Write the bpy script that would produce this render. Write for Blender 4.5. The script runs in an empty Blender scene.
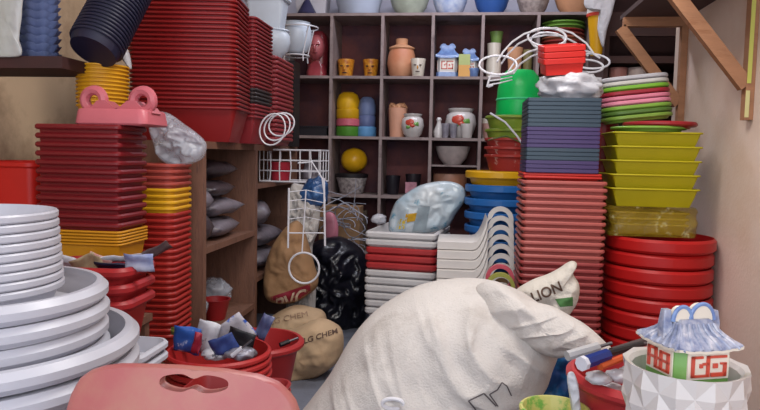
import bpy, bmesh, math, random
from mathutils import Vector, Matrix, Euler, noise
from mathutils.bvhtree import BVHTree
random.seed(7)
R = math.radians
PI = math.pi
S = bpy.context.scene
COL = S.collection
# ------------------------------------------------------------------ camera
F = 658.0
CAM = Vector((0, 0, 1.2))
rot = (Matrix.Rotation(R(6.9), 3, 'Z') @ Matrix.Rotation(R(90 - 4.3), 3, 'X') @ Matrix.Rotation(R(1.2), 3, 'Z'))
cd = bpy.data.cameras.new('camera'); cam = bpy.data.objects.new('camera', cd); COL.objects.link(cam)
cam.location = CAM; cam.rotation_euler = rot.to_euler()
cd.sensor_width = 36; cd.lens = F / 760 * 36; cd.clip_start = .05
S.camera = cam

def at(px, py, Y):
    """world point on the plane y = Y seen at photo pixel px, py"""
    d = rot @ Vector(((px - 380) / F, (205 - py) / F, -1))
    return CAM + d * (Y / d.y)
def X(px, Y, py=155): return at(px, py, Y).x
def Z(py, Y, px=380): return at(px, py, Y).z
def W(p0, p1, Y, py=155): return X(p1, Y, py) - X(p0, Y, py)

# ------------------------------------------------------------------ materials
def lin(c):
    return tuple((x / 12.92 if x <= .04045 else ((x + .055) / 1.055) ** 2.4) for x in [v / 255 for v in c])
def mat(name, rgb, rough=.45, var=.12, scale=8, bump=.0, bscale=40, metal=0, alpha=1, coat=0, trans=0, spec=.5, rgb2=None, dirt=None, dscale=6, dlo=.55, dhi=.7, stretch=None):
    m = bpy.data.materials.new(name); m.use_nodes = True
    nt = m.node_tree; N = nt.nodes; L = nt.links
    b = N['Principled BSDF']
    tc = N.new('ShaderNodeTexCoord'); src = tc.outputs['Object']
    if stretch:
        mp = N.new('ShaderNodeMapping'); mp.inputs['Scale'].default_value = stretch
        L.new(src, mp.inputs['Vector']); src = mp.outputs['Vector']
    n1 = N.new('ShaderNodeTexNoise'); n1.inputs['Scale'].default_value = scale; n1.inputs['Detail'].default_value = 5
    L.new(src, n1.inputs['Vector'])
    c = lin(rgb)
    c2 = lin(rgb2) if rgb2 else tuple(x * (1 - 2 * var) for x in c)
    r = N.new('ShaderNodeValToRGB'); r.color_ramp.elements[0].position = .3; r.color_ramp.elements[1].position = .7
    r.color_ramp.elements[0].color = (*c2, 1); r.color_ramp.elements[1].color = (*c, 1)
    L.new(n1.outputs['Fac'], r.inputs['Fac']); out = r.outputs['Color']
    if dirt:
        n2 = N.new('ShaderNodeTexNoise'); n2.inputs['Scale'].default_value = dscale; n2.inputs['Detail'].default_value = 8
        n2.inputs['Roughness'].default_value = .65
        L.new(src, n2.inputs['Vector'])
        rr = N.new('ShaderNodeValToRGB'); rr.color_ramp.elements[0].position = dlo; rr.color_ramp.elements[1].position = dhi
        mx = N.new('ShaderNodeMix'); mx.data_type = 'RGBA'
        L.new(n2.outputs['Fac'], rr.inputs['Fac']); L.new(rr.outputs['Color'], mx.inputs[0])
        L.new(out, mx.inputs[6]); mx.inputs[7].default_value = (*lin(dirt), 1); out = mx.outputs[2]
    L.new(out, b.inputs['Base Color'])
    b.inputs['Roughness'].default_value = rough; b.inputs['Metallic'].default_value = metal
    b.inputs['Alpha'].default_value = alpha; b.inputs['Coat Weight'].default_value = coat
    b.inputs['Transmission Weight'].default_value = trans; b.inputs['Specular IOR Level'].default_value = spec
    if bump:
        nb = N.new('ShaderNodeTexNoise'); nb.inputs['Scale'].default_value = bscale; nb.inputs['Detail'].default_value = 6
        L.new(src, nb.inputs['Vector'])
        bp = N.new('ShaderNodeBump'); bp.inputs['Strength'].default_value = bump; bp.inputs['Distance'].default_value = .01
        L.new(nb.outputs['Fac'], bp.inputs['Height']); L.new(bp.outputs['Normal'], b.inputs['Normal'])
    m.diffuse_color = (*c, 1)
    return m
_pl = {}
def pl(rgb, rough=.45, **k):
    key = (rgb, rough, tuple(sorted(k.items())))
    if key not in _pl: _pl[key] = mat('plastic', rgb, rough, var=.07, scale=5, spec=.35, **k)
    return _pl[key]
M = dict(
    wood=mat('aged_wood', (128, 88, 70), .7, var=.2, scale=6, bump=.3, bscale=30, stretch=(6, 6, 1), dirt=(80, 55, 48)),
    woodedge=mat('edge_wood', (150, 132, 130), .7, var=.15, scale=9, bump=.2, dirt=(95, 78, 78)),
    darkwood=mat('dark_wood', (116, 60, 56), .75, var=.25, scale=3, bump=.2, dirt=(58, 34, 52), dscale=2.5, dlo=.4, dhi=.7),
    rackwood=mat('rack_wood', (78, 52, 50), .8, var=.2, scale=4),
    shelfbrown=mat('shelf_brown', (62, 26, 26), .7, var=.2, scale=6),
    beam=mat('bracket_wood', (168, 118, 84), .7, var=.12, scale=5, bump=.2, stretch=(1, 1, 4), dirt=(140, 92, 60)),
    wall_r=mat('plaster_right', (226, 204, 190), .85, var=.05, scale=2, bump=.15, bscale=60, dirt=(212, 184, 164), dscale=3, dlo=.45, dhi=.75),
    wall_l=mat('plaster_left', (216, 186, 152), .85, var=.08, scale=2, bump=.15, dirt=(150, 118, 92), dscale=2.5, dlo=.45, dhi=.7),
    wall_b=mat('plaster_back', (196, 194, 210), .85, var=.05, scale=2, bump=.1),
    ceil=mat('ceiling_paint', (190, 185, 180), .9, var=.05),
    floor=mat('floor_cement', (118, 122, 136), .8, var=.12, scale=5, bump=.3, dirt=(84, 84, 92), dscale=4, dlo=.5, dhi=.8),
    sack=mat('woven_sack', (194, 188, 184), .72, var=.04, scale=6, bump=.35, bscale=160, dirt=(136, 124, 116), dscale=4, dlo=.53, dhi=.85),
    sack2=mat('woven_sack_soiled', (205, 198, 188), .75, var=.05, scale=6, bump=.35, bscale=150, dirt=(165, 150, 132), dscale=7, dlo=.5, dhi=.8),
    kraft=mat('kraft_paper', (196, 166, 132), .8, var=.1, scale=6, bump=.25, bscale=30, dirt=(160, 128, 96), dlo=.5, dhi=.8),
    kraft2=mat('kraft_paper_dark', (166, 126, 88), .8, var=.15, scale=5, bump=.3, bscale=30, dirt=(110, 74, 56)),
    carton=mat('cardboard', (150, 116, 84), .85, var=.08),
    blackbag=mat('black_polythene', (20, 20, 30), .28, var=.1, bump=.8, bscale=14, dirt=(66, 68, 86), dscale=9, dlo=.62, dhi=.74),
    film=mat('thin_film', (205, 205, 205), .3, var=.06, bump=.5, bscale=18, alpha=.6),
    clear=mat('clear_polythene', (205, 212, 225), .22, var=.05, bump=.7, bscale=22, alpha=.38, spec=.8),
    milky=mat('milky_polythene', (205, 205, 212), .3, var=.06, bump=.6, bscale=18, alpha=.82),
    wrap=mat('plastic_wrap', (160, 132, 36), .25, var=.2, bump=.8, bscale=25, alpha=.5, dirt=(214, 206, 150), dscale=16, dlo=.58, dhi=.66),
    greybag=mat('grey_packet', (122, 114, 124), .4, var=.15, scale=9, bump=.5, bscale=22),
    darkbag=mat('dark_packet', (70, 58, 64), .35, var=.2, scale=9, bump=.6, bscale=20),
    bluebag=mat('blue_polythene', (52, 88, 140), .3, var=.25, scale=7, bump=.7, bscale=16, dirt=(110, 150, 200), dscale=8),
    deepblue=mat('deep_blue_sheet', (16, 66, 130), .3, var=.35, scale=6, bump=.6, bscale=14, dirt=(30, 130, 190), dscale=7, dlo=.5, dhi=.75),
    wire=mat('white_coated_wire', (214, 212, 218), .35, var=.03),
    greywire=mat('grey_wire', (168, 170, 184), .45, var=.1, metal=.3),
    steel=mat('steel', (120, 122, 130), .35, var=.1, metal=.8),
    terra=mat('terracotta', (206, 150, 112), .7, var=.12, scale=9),
    cream=mat('glazed_cream', (222, 212, 198), .3, var=.05, coat=.4),
    gwhite=mat('glazed_white', (204, 198, 196), .3, var=.03, coat=.5),
    gblue=mat('glazed_blue', (118, 148, 196), .3, var=.1, coat=.5, rgb2=(88, 108, 160), scale=30),
    ggreen=mat('glazed_green', (96, 148, 66), .35, var=.15, scale=20, coat=.4, rgb2=(120, 160, 90)),
    gred=mat('glazed_red', (196, 70, 52), .35, var=.1, scale=20, coat=.4),
    roof=mat('roof_blue_glaze', (178, 180, 194), .4, scale=55, rgb2=(104, 116, 152), coat=.4, bump=.5, bscale=50, dirt=(206, 202, 208), dscale=26, dlo=.56, dhi=.66),
    bustface=mat('clay_face', (180, 92, 98), .45, var=.1, scale=9, coat=.3), busthair=mat('clay_hair', (128, 38, 48), .35, var=.2, scale=9, coat=.3),
    gold=mat('ochre_glaze', (222, 156, 44), .4, scale=40, rgb2=(170, 90, 30)),
    bust=mat('red_clay_gloss', (170, 62, 74), .3, var=.2, scale=9, coat=.4),
    paper=mat('printed_paper', (206, 204, 210), .6, scale=14, rgb2=(150, 140, 150), dirt=(44, 84, 170), dscale=11, dlo=.52, dhi=.56),
    packw=mat('printed_packet', (206, 206, 212), .4, scale=18, rgb2=(160, 160, 170), dirt=(70, 66, 80), dscale=14, dlo=.58, dhi=.62),
    packb=mat('blue_packet', (50, 104, 190), .4, scale=18, rgb2=(30, 70, 150), dirt=(210, 220, 235), dscale=16, dlo=.58, dhi=.64),
    ink=mat('faded_ink', (96, 88, 90), .8, var=.1), inkred=mat('red_print', (150, 30, 52), .6, var=.15, scale=20),
    inkcream=mat('cream_print', (214, 190, 168), .7, var=.05), inkbrown=mat('brown_print', (92, 68, 56), .8, var=.1),
    inkgreen=mat('green_print', (78, 132, 70), .7, var=.25, scale=25), black=mat('black', (24, 20, 26), .5, var=.1),
    cloth=mat('white_cloth', (206, 206, 216), .9, var=.05, bump=.3, bscale=20),
    weave=mat('wicker', (186, 178, 176), .8, scale=40, rgb2=(110, 100, 104), bump=.6, bscale=70),
)

# ------------------------------------------------------------------ mesh builders
class MB:
    def __init__(s): s.v = []; s.f = []
    def add(s, vs, fs, mtx=None):
        o = len(s.v)
        s.v += [tuple(mtx @ Vector(v)) if mtx else tuple(v) for v in vs]
        s.f += [tuple(o + i for i in f) for f in fs]
        return s
    def box(s, x0, x1, y0, y1, z0, z1, mtx=None):
        vs = [(x, y, z) for x in (x0, x1) for y in (y0, y1) for z in (z0, z1)]
        return s.add(vs, [(0, 1, 3, 2), (4, 6, 7, 5), (0, 4, 5, 1), (2, 3, 7, 6), (0, 2, 6, 4), (1, 5, 7, 3)], mtx)
    def rings(s, loops, cap=True, mtx=None, close=False):
        n = len(loops[0]); vs = [p for l in loops for p in l]; fs = []
        for a in range(len(loops) - 1):
            for i in range(n):
                j = (i + 1) % n
                fs.append((a * n + i, a * n + j, (a + 1) * n + j, (a + 1) * n + i))
        if close:
            a = len(loops) - 1
            for i in range(n):
                j = (i + 1) % n; fs.append((a * n + i, a * n + j, j, i))
        elif cap:
            fs.append(tuple(reversed(range(n)))); fs.append(tuple((len(loops) - 1) * n + i for i in range(n)))
        return s.add(vs, fs, mtx)
    def lathe(s, prof, seg=32, mtx=None, cap=True):
        return s.rings([[(r * math.cos(2 * PI * i / seg), r * math.sin(2 * PI * i / seg), z) for i in range(seg)] for r, z in prof], cap, mtx)
    def tube(s, pts, r, seg=6, closed=False):
        pts = [Vector(p) for p in pts]; n = len(pts); loops = []
        up = None
        for i, p in enumerate(pts):
            if closed: t = pts[(i + 1) % n] - pts[i - 1]
            else: t = pts[min(i + 1, n - 1)] - pts[max(i - 1, 0)]
            t.normalize()
            if up is None: up = t.orthogonal().normalized()
            up = (up - t * up.dot(t))
            if up.length < 1e-6: up = t.orthogonal()
            up.normalize(); w = t.cross(up)
            loops.append([tuple(p + (up * math.cos(2 * PI * k / seg) + w * math.sin(2 * PI * k / seg)) * r) for k in range(seg)])
        return s.rings(loops, True, None, closed)
    def mesh(s, name, m, sharp=40):
        me = bpy.data.meshes.new(name); me.from_pydata(s.v, [], s.f)
        bm = bmesh.new(); bm.from_mesh(me); bmesh.ops.recalc_face_normals(bm, faces=bm.faces); bm.to_mesh(me); bm.free()
        for p in me.polygons: p.use_smooth = True
        me.set_sharp_from_angle(angle=R(sharp))
        if m: me.materials.append(m)
        return me
    def obj(s, name, m, parent=None, loc=(0, 0, 0), sharp=40):
        o = bpy.data.objects.new(name, s.mesh(name, m, sharp)); COL.objects.link(o); o.location = loc
        if parent: o.parent = parent
        return o

def tag(o, label, cat, group=None, kind=None):
    assert 4 <= len(label.split()) <= 16, label
    o['label'] = label; o['category'] = cat
    if group: o['group'] = group
    if kind: o['kind'] = kind
    return o
def root(name, loc, label, cat, group=None, rz=0):
    o = bpy.data.objects.new(name, None); COL.objects.link(o); o.location = loc; o.rotation_euler.z = rz
    return tag(o, label, cat, group)
def struct(o): o['kind'] = 'structure'; return o
def copy_tree(o, parent=None):
    c = o.copy(); COL.objects.link(c); c.parent = parent
    for ch in list(o.children): copy_tree(ch, c)
    return c
def instance(name, me, loc, label, cat, group=None, rz=0, rx=0, ry=0):
    o = bpy.data.objects.new(name, me); COL.objects.link(o); o.location = loc; o.rotation_euler = (rx, ry, rz)
    return tag(o, label, cat, group)

def rr(hw, hd, rad, z, seg=5):
    rad = max(min(rad, hw, hd), .002); P = []
    for cx, cy, a0 in ((1, 1, 0), (-1, 1, 90), (-1, -1, 180), (1, -1, 270)):
        for k in range(seg + 1):
            a = R(a0 + 90 * k / seg)
            P.append((cx * (hw - rad) + rad * math.cos(a), cy * (hd - rad) + rad * math.sin(a), z))
    return P
def pan(w, d, h, rad, taper, lw, lh, th=.001, seg=5, mb=None, c=None, mtx=None, rib=0):
    """open vessel: rounded rectangle (or circle when rad = w/2), rolled lip, tapered wall"""
    mb = mb or MB(); c = c if c is not None else min(lh * .3, lw * .6)
    def L(i, z): return rr(w / 2 - i, d / 2 - i, rad - i, z, seg)
    ls = [L(lw + taper, 0), L(lw + taper * .5, h * .5), L(lw + taper * lh / h, h - lh), L(c, h - lh), L(0, h - lh + c), L(0, h - c), L(c, h), L(lw + th * .6, h),
          L(lw + th + .0003, h - c), L(lw + taper * .5 + th, h * .5), L(lw + taper + th, th)]
    mb.clr = (taper, h, th)
    return mb.rings(ls, True, mtx)
ORD = 'topmost,second,third,fourth,fifth,sixth,seventh,eighth,ninth,tenth,eleventh,twelfth,thirteenth,fourteenth,fifteenth,sixteenth,seventeenth,eighteenth,nineteenth,twentieth,twenty-first,twenty-second,twenty-third,twenty-fourth,twenty-fifth,twenty-sixth,twenty-seventh,twenty-eighth,twenty-ninth,thirtieth'.split(',')
def stack(name, make, what, where, cat, group, x, y, z0, n, dz, cols, rz=0, jit=.0015, lean=(0, 0), rough=.42, ordfrom='top', jrot=.6, rxy=(0, 0)):
    """n nested pieces, the lowest at z0; cols(i) -> (rgb, word), i counted from the top"""
    meshes = {}
    for k in range(n):
        i = n - 1 - k
        rgb, word = cols(i)
        if (rgb, word) not in meshes:
            mk = make(); ta, h_, th_ = mk.clr; room = max(0, ta * dz / h_ - th_) if dz < h_ else .01
            wd_ = max(abs(v[0]) for v in mk.v); jit = min(jit, room * .3); jrot = min(jrot, math.degrees(room * .2 / wd_)) if jrot < 5 else jrot
            meshes[(rgb, word)] = mk.mesh(name, pl(rgb, rough))
        if ordfrom == 'top':
            o_ = ORD[i] if i == 0 else ORD[i] + ' from the top'
        else:
            o_ = 'lowest' if k == 0 else ORD[k] + ' from the bottom'
        lab = f'{word} {what}, {o_} of {where}'
        instance(name, meshes[(rgb, word)], (x + lean[0] * k + random.uniform(-jit, jit), y + lean[1] * k + random.uniform(-jit, jit), z0 + dz * k),
                 lab, cat, group, rz + R(random.uniform(-jrot, jrot)), rxy[0], rxy[1])

def blob(rx, ry, rz, amp=.25, fs=2.2, seed=0, sub=4, squash=None, flat=None, ridged=True):
    bm = bmesh.new(); bmesh.ops.create_icosphere(bm, subdivisions=sub, radius=1)
    off = Vector((seed * 7.3, seed * 3.1, seed * 5.7))
    for v in bm.verts:
        p = v.co.copy(); n = noise.noise(p * fs + off)
        n2 = noise.noise(p * fs * 2.7 + off)
        if ridged: n2 = .5 - abs(n2) * 2
        s = 1 + amp * n + amp * .45 * n2
        q = Vector((p.x * rx, p.y * ry, p.z * rz)) * s
        if flat is not None and q.z < -flat: q.z = -flat + (q.z + flat) * .05
        v.co = q
    mb = MB(); mb.v = [tuple(v.co) for v in bm.verts]; mb.f = [tuple(v.index for v in f.verts) for f in bm.faces]
    bm.free(); return mb
def crumple(name, c, r, m, label, cat, group=None, amp=.25, fs=2.2, seed=0, sub=4, rz=0, ry=0, rx=0, flat=None):
    mb = blob(*r, amp, fs, seed, sub, flat=flat)
    o = mb.obj(name, m, None, c, 180); o.rotation_euler = (rx, ry, rz)
    return tag(o, label, cat, group)

def spline(P, n):
    m = len(P); out = []
    for i in range(n):
        t = i * m / n; k = int(t); f = t - k
        a, b, c, d = (Vector(P[(k + j) % m]) for j in (-1, 0, 1, 2))
        out.append(.5 * ((2 * b) + (c - a) * f + (2 * a - 5 * b + 4 * c - d) * f * f + (3 * b - a - 3 * c + d) * f ** 3))
    return out
def pillow(name, pix, Y, T, m, parent=None, seed=0, wr=.02, ws=5, K=16, n=72, centre=None, pw=2.4, lean=0, tilt=0, crease=0, cdir=(1, 1), cs=4):
    """closed soft bag: outline given as photo pixels on the plane y = Y, real thickness 2T;
    lean shifts the upper part away from the camera (metres per metre of height)"""
    zr = min(at(a, b, Y).z for a, b in pix); zr = max(zr, 0)
    def hit(a, b):
        d = rot @ Vector(((a - 380) / F, (205 - b) / F, -1))
        t = (Y + lean * (CAM.z - zr)) / (d.y - lean * d.z)
        return CAM + d * t
    P3 = [hit(a, b) for a, b in pix]
    P = [Vector((p.x, p.z)) for p in P3]
    cx = sum(p.x for p in P) / len(P); cz = sum(p.y for p in P) / len(P)
    if centre: c3 = hit(*centre); cx, cz = c3.x, c3.z
    zmin = max(min(p.y for p in P), .003)
    ring = spline([(p.x, p.y) for p in P], n)
    vs = []; fs = []; off = Vector((seed * 3.7, seed * 9.1, seed * 1.3))
    def put(x, z, s, t):
        h = T * max(0, 1 - t ** pw) ** .5
        q = Vector((x, z, s * 2.0))
        w = noise.noise(q * ws + off) * wr + (.35 - abs(noise.noise(Vector((x * ws * 1.7, z * ws * 1.7, s * 3)) + off * 2))) * wr * .9
        w += noise.noise(q * ws * 4 + off) * wr * .25
        if crease:
            ca = Vector((x * cdir[0] + z * cdir[1], (x * -cdir[1] + z * cdir[0]) * .22, s * 1.5 + seed)) * cs
            ca += Vector((noise.noise(q * 3), noise.noise(q * 3 + off), 0)) * .5
            w += crease * ((1 - abs(noise.noise(ca)) * 2) ** 3 - .3 + .5 * (1 - abs(noise.noise(ca * 2.3)) * 2) ** 3)
        return (x - cx, s * (h + w * min(1, (1 - t) * 5)) + lean * (z - zmin) + tilt * (x - cx), z - zmin)
    for s in (-1, 1):
        base = len(vs); vs.append(put(cx, cz, s, 0))
        for k in range(1, K + 1):
            t = (k / K) ** .8
            if k == K and s == 1: break
            for i in range(n):
                x = cx + (ring[i].x - cx) * t; z = cz + (ring[i].y - cz) * t
                z = max(z, zmin)
                vs.append(put(x, z, s, t))
    n1 = 1 + K * n
    def idx(s, k, i):
        i %= n
        if k == 0: return 0 if s == 0 else n1
        if s == 0 or k == K: return 1 + (k - 1) * n + i
        return n1 + 1 + (k - 1) * n + i
    for s in (0, 1):
        for i in range(n):
            fs.append((idx(s, 0, 0), idx(s, 1, i), idx(s, 1, i + 1)))
            for k in range(1, K): fs.append((idx(s, k, i), idx(s, k + 1, i), idx(s, k + 1, i + 1), idx(s, k, i + 1)))
    mb = MB(); mb.v = vs; mb.f = fs
    return mb.obj(name, m, parent, (cx, Y, zmin), 180)
def bvh_of(o):
    bpy.context.view_layer.update()
    return BVHTree.FromPolygons([o.matrix_world @ v.co for v in o.data.vertices], [tuple(p.vertices) for p in o.data.polygons])
def bil(q, u, v):
    a, b, c, d = (Vector(x) for x in q)   # bl, br, tr, tl in pixels
    return (a * (1 - u) + b * u) * (1 - v) + (d * (1 - u) + c * u) * v
def project(mb, o, name, quad, m, off=.003):
    """print on a bag: every point of the flat 0..1 pattern is laid on the bag's surface along the sight line"""
    bv = bvh_of(o); vs = []
    for (u, v, *_) in mb.v:
        p = bil(quad, u, v); d = (at(p.x, p.y, 1) - CAM).normalized()
        h = bv.ray_cast(CAM, d)
        vs.append(h[0] - d * off if h[0] else None)
    good = [v for v in vs if v is not None]
    if not good: print('NO HIT', name); return
    keep = [f for f in mb.f if all(vs[i] is not None for i in f)]
    mb.v = [tuple(o.matrix_world.inverted() @ v) if v is not None else (0, 0, 0) for v in vs]; mb.f = keep
    used = sorted({i for f in keep for i in f}); mp = {i: k for k, i in enumerate(used)}
    mb.v = [mb.v[i] for i in used]; mb.f = [tuple(mp[i] for i in f) for f in keep]
    ob = mb.obj(name, m, o, (0, 0, 0), 180)
    return ob
def grid(nu, nv):
    mb = MB(); mb.v = [(i / nu, j / nv) for j in range(nv + 1) for i in range(nu + 1)]
    mb.f = [(j * (nu + 1) + i, j * (nu + 1) + i + 1, (j + 1) * (nu + 1) + i + 1, (j + 1) * (nu + 1) + i) for j in range(nv) for i in range(nu)]
    return mb
def text_mb(s, bold=.02):
    cu = bpy.data.curves.new('t', 'FONT'); cu.body = s; cu.offset = bold
    o = bpy.data.objects.new('t', cu); COL.objects.link(o)
    bpy.context.view_layer.update()
    me = bpy.data.meshes.new_from_object(o.evaluated_get(bpy.context.evaluated_depsgraph_get()))
    bm = bmesh.new(); bm.from_mesh(me)
    bmesh.ops.subdivide_edges(bm, edges=[e for e in bm.edges if e.calc_length() > .12], cuts=3, use_grid_fill=True)
    bmesh.ops.triangulate(bm, faces=bm.faces)
    xs = [v.co.x for v in bm.verts]; ys = [v.co.y for v in bm.verts]
    mb = MB(); mb.v = [((v.co.x - min(xs)) / (max(xs) - min(xs)), (v.co.y - min(ys)) / (max(ys) - min(ys))) for v in bm.verts]
    bm.verts.index_update(); mb.f = [tuple(v.index for v in f.verts) for f in bm.faces]
    bm.free(); bpy.data.objects.remove(o); bpy.data.curves.remove(cu); bpy.data.meshes.remove(me)
    return mb
def outline_mb(P, w=.04, seg=8):
    """thin line through points P of the 0..1 square"""
    mb = MB(); P = [Vector(p) for p in P]
    for a, b in zip(P[:-1], P[1:]):
        t = (b - a).normalized(); nrm = Vector((-t.y, t.x)) * w / 2
        vs = []; fs = []
        for k in range(seg + 1):
            p = a.lerp(b, k / seg); vs += [tuple(p - nrm), tuple(p + nrm)]
            if k: fs.append((2 * k - 2, 2 * k, 2 * k + 1, 2 * k - 1))
        mb.add([(x, y, 0) for x, y in vs], fs)
    return mb
def circ(c, r, n=32, ax='y', a0=0, a1=360, ry=None):
    ry = ry or r; P = []
    for i in range(n + (0 if a1 - a0 == 360 else 1)):
        a = R(a0 + (a1 - a0) * i / n); u, v = r * math.cos(a), ry * math.sin(a)
        P.append(Vector(c) + (Vector((u, 0, v)) if ax == 'y' else Vector((u, v, 0)) if ax == 'z' else Vector((0, u, v))))
    return P

# ------------------------------------------------------------------ room
XL, XR, YB, H = -2.25, X(713, 3.25, 240) + .008, 5.78, 3.1
XLC = -1.66
def slab(name, a, m): return struct(MB().box(*a).obj(name, m))
slab('floor', (XL - .1, 2.0, -.6, YB + .1, -.08, 0), M['floor'])
slab('ceiling', (XL - .1, 2.0, -.6, YB + .1, H, H + .08), M['ceil'])
slab('wall_left', (XL - .1, XL, -.6, YB + .1, 0, H), M['wall_l'])
slab('wall_back', (XL, 1.9, YB, YB + .1, 0, H), M['wall_b'])
w_ = MB().box(XR, XR + .1, -.6, 3.95, 0, H).box(XR, 2.0, 3.95, 4.0, 0, H).box(1.9, 2.0, 4.0, YB, 0, H).obj('wall_right', M['wall_r']); struct(w_)

# ------------------------------------------------------------------ back cabinet
YC = 5.3
YD = YC + .4
zs = [Z(12.5, YC, 430), Z(76, YC, 400), Z(137, YC, 400), Z(196, YC, 400), .36]
xs = [X(p, YC, 110) for p in (232, 281, 330.5, 381, 431, 480.5, 535.5, 588)]
zs[4] = zs[3] - (zs[2] - zs[3])
bc = root('display_cabinet', ((xs[0] + xs[-1]) / 2, YC, 0), 'tall open wooden display cabinet of square compartments against the back wall', 'cabinet')
def bpart(name, a, m):
    c = bc.location
    return MB().box(a[0] - c.x, a[1] - c.x, a[2] - c.y, a[3] - c.y, a[4], a[5]).obj(name, m, bc)
e = .012
for i, z in enumerate(zs): bpart('shelf', (xs[0] - e, xs[-1] + e, YC, YD, z - .022, z), M['woodedge'])
bpart('base_board', (xs[0] - e, xs[-1] + e, YC + .02, YD, .0, .06), M['woodedge'])
for x in xs:
    bpart('divider', (x - e, x + e, YC - .004, YD - .001, 0, zs[0] - .022), M['woodedge'])
bpart('back_panel', (xs[0] - e, xs[-1] + e, YD, YD + .02, 0, zs[0]), M['darkwood'])
zm = Z(165, YC + .05, 450)
bpart('half_shelf', (xs[4] + e, xs[5] - e, YC + .02, YD, zm - .014, zm), M['woodedge'])
YI = YC + .18
zs_board = list(zs)
zs = [z + .0015 for z in zs]
def fit(x, r, y):
    if y <= YC: return x
    for a, b in zip(xs, xs[1:]):
        if a < x < b: return min(max(x, a + e + r + .004), b - e - r - .004) if b - a > 2 * (r + e + .004) else (a + b) / 2
    return x
def sx(px, r=0): return fit(X(px, YI, 110), r, YI)
def iw(px): return W(430 - px / 2, 430 + px / 2, YI)
def hh(py): return py * YI / F * 1.0

def pot_on(name, px, wpx, hpx, z, prof, m, label, cat='pot', group=None, parts=None, seg=32, Y=None):
    """prof in units (0..1 of half width, 0..1 of height)"""
    Y = Y or YI; r = wpx / 2 * Y / F * 1.0; h = hpx * Y / F
    xx_ = X(px, Y, 110) if z > zs[0] - .01 else fit(X(px, Y, 110), r * 1.03, Y)
    if not parts:
        o = MB().lathe([(max(.001, a * r), b * h) for a, b in prof], seg).obj(name, m, None, (xx_, Y, z)); return tag(o, label, cat, group)
    t = root(name, (xx_, Y, z), label, cat, group)
    MB().lathe([(max(.001, a * r), b * h) for a, b in prof], seg).obj('body', m, t)
    parts(t, r, h); return t
def hollow(p, t=.06):
    """turn an outer profile into a vessel"""
    return p + [(a - t * 1.6, b - (.0 if i == 0 else 0)) for i, (a, b) in enumerate(reversed(p)) if b > .12] + [(p[0][0] * .7, .1)]
BELL = hollow([(.55, 0), (.72, .06), (.92, .3), (1, .55), (.95, .75), (.72, .9), (.75, 1)])
JAR = hollow([(.55, 0), (.8, .15), (1, .5), (.9, .78), (.7, .88), (.82, .97), (.82, 1)])
CUP = hollow([(.7, 0), (.78, .1), (.92, .7), (1, .93), (1, 1)])
BOWL = hollow([(.5, 0), (.55, .08), (.8, .35), (.95, .75), (1, .97), (.98, 1)])
CONE = hollow([(.62, 0), (.66, .1), (.92, .85), (1, .88), (1, 1)])

def flowers(t, r, h):
    for k, (a, z, m, s) in enumerate(((-100, .62, 'gred', .3), (-88, .5, 'gred', .2), (-66, .55, 'ggreen', .2), (-110, .42, 'ggreen', .16))):
        mb = blob(r * s * 1.3, r * .1, r * s, .3, 2, k, 2)
        o = mb.obj('painted_flower' if m == 'gred' else 'painted_leaf', M[m], t, (math.cos(R(a)) * r * .93, math.sin(R(a)) * r * .93, h * z)); o.rotation_euler.z = R(a + 90)
def face(t, r, h):
    for s in (-1, 1): blob(r * .2, r * .1, r * .08, .1, 2, 1, 2).obj('eye', M['shelfbrown'], t, (s * r * .36, -r * .88, h * .62))
    blob(r * .1, r * .14, r * .26, .1, 2, 1, 2).obj('nose', M['gold'], t, (0, -r * .98, h * .48))
    blob(r * .3, r * .1, r * .07, .1, 2, 1, 2).obj('mouth', M['shelfbrown'], t, (0, -r * .9, h * .25))

z2, z3, z4, z5 = zs[1], zs[2], zs[3], zs[4]
zt = zs[0]
zm += .0015
# row on top of the cabinet
pot_on('bowl_pot', 407, 42, 26, zt, BOWL, mat('pale_green_glaze', (176, 184, 168), .4, var=.15, scale=15), 'pale green speckled bowl pot on cabinet top, between the white and blue-white ones')
pot_on('bowl_pot', 447, 34, 18, zt, BOWL, mat('white_blue_glaze', (206, 214, 232), .3, scale=20, rgb2=(150, 170, 210)), 'blue and white patterned bowl pot on cabinet top left of the blue bowl')
pot_on('bowl_pot', 488, 36, 24, zt, BOWL, pl((50, 90, 160)), 'glossy blue bowl pot standing on top of the display cabinet')
pot_on('bowl_pot', 529, 32, 20, zt, BOWL, mat('speckle', (176, 162, 156), .5, scale=30, rgb2=(120, 106, 104)), 'grey brown speckled bowl pot on cabinet top, right of the blue bowl')
pot_on('bowl_pot', 571, 42, 24, zt, BOWL, M['terra'], 'tan clay bowl pot on cabinet top above the netted stack')
pot_on('bowl_pot', 357, 50, 24, zt, CUP, pl((186, 196, 216)), 'large pale blue plastic pot on cabinet top above the face pots')
def slab_top(px0, px1, m, label):
    x0, x1 = X(px0, YI, 10), X(px1, YI, 10)
    t = root('white_planter_box', ((x0 + x1) / 2, YI, zt), label, 'planter')
    pan(x1 - x0, .2, .2, .02, .02, .008, .02).obj('body', m, t); return t
slab_top(296, 330, pl((196, 192, 200)), 'off-white rectangular planter on cabinet top left of the pale blue pot')
MB().lathe([(.001, 0), (.1, .0), (.001, .14)], 24)
tag(MB().lathe([(.075, 0), (.08, .01), (.02, .12), (.001, .125)], 24).obj('funnel_pot', pl((58, 56, 88)), None, (X(306, YI - .14, 10), YC + .075, zt)), 'small dark purple cone in front of the off-white planter on cabinet top', 'pot')
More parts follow.
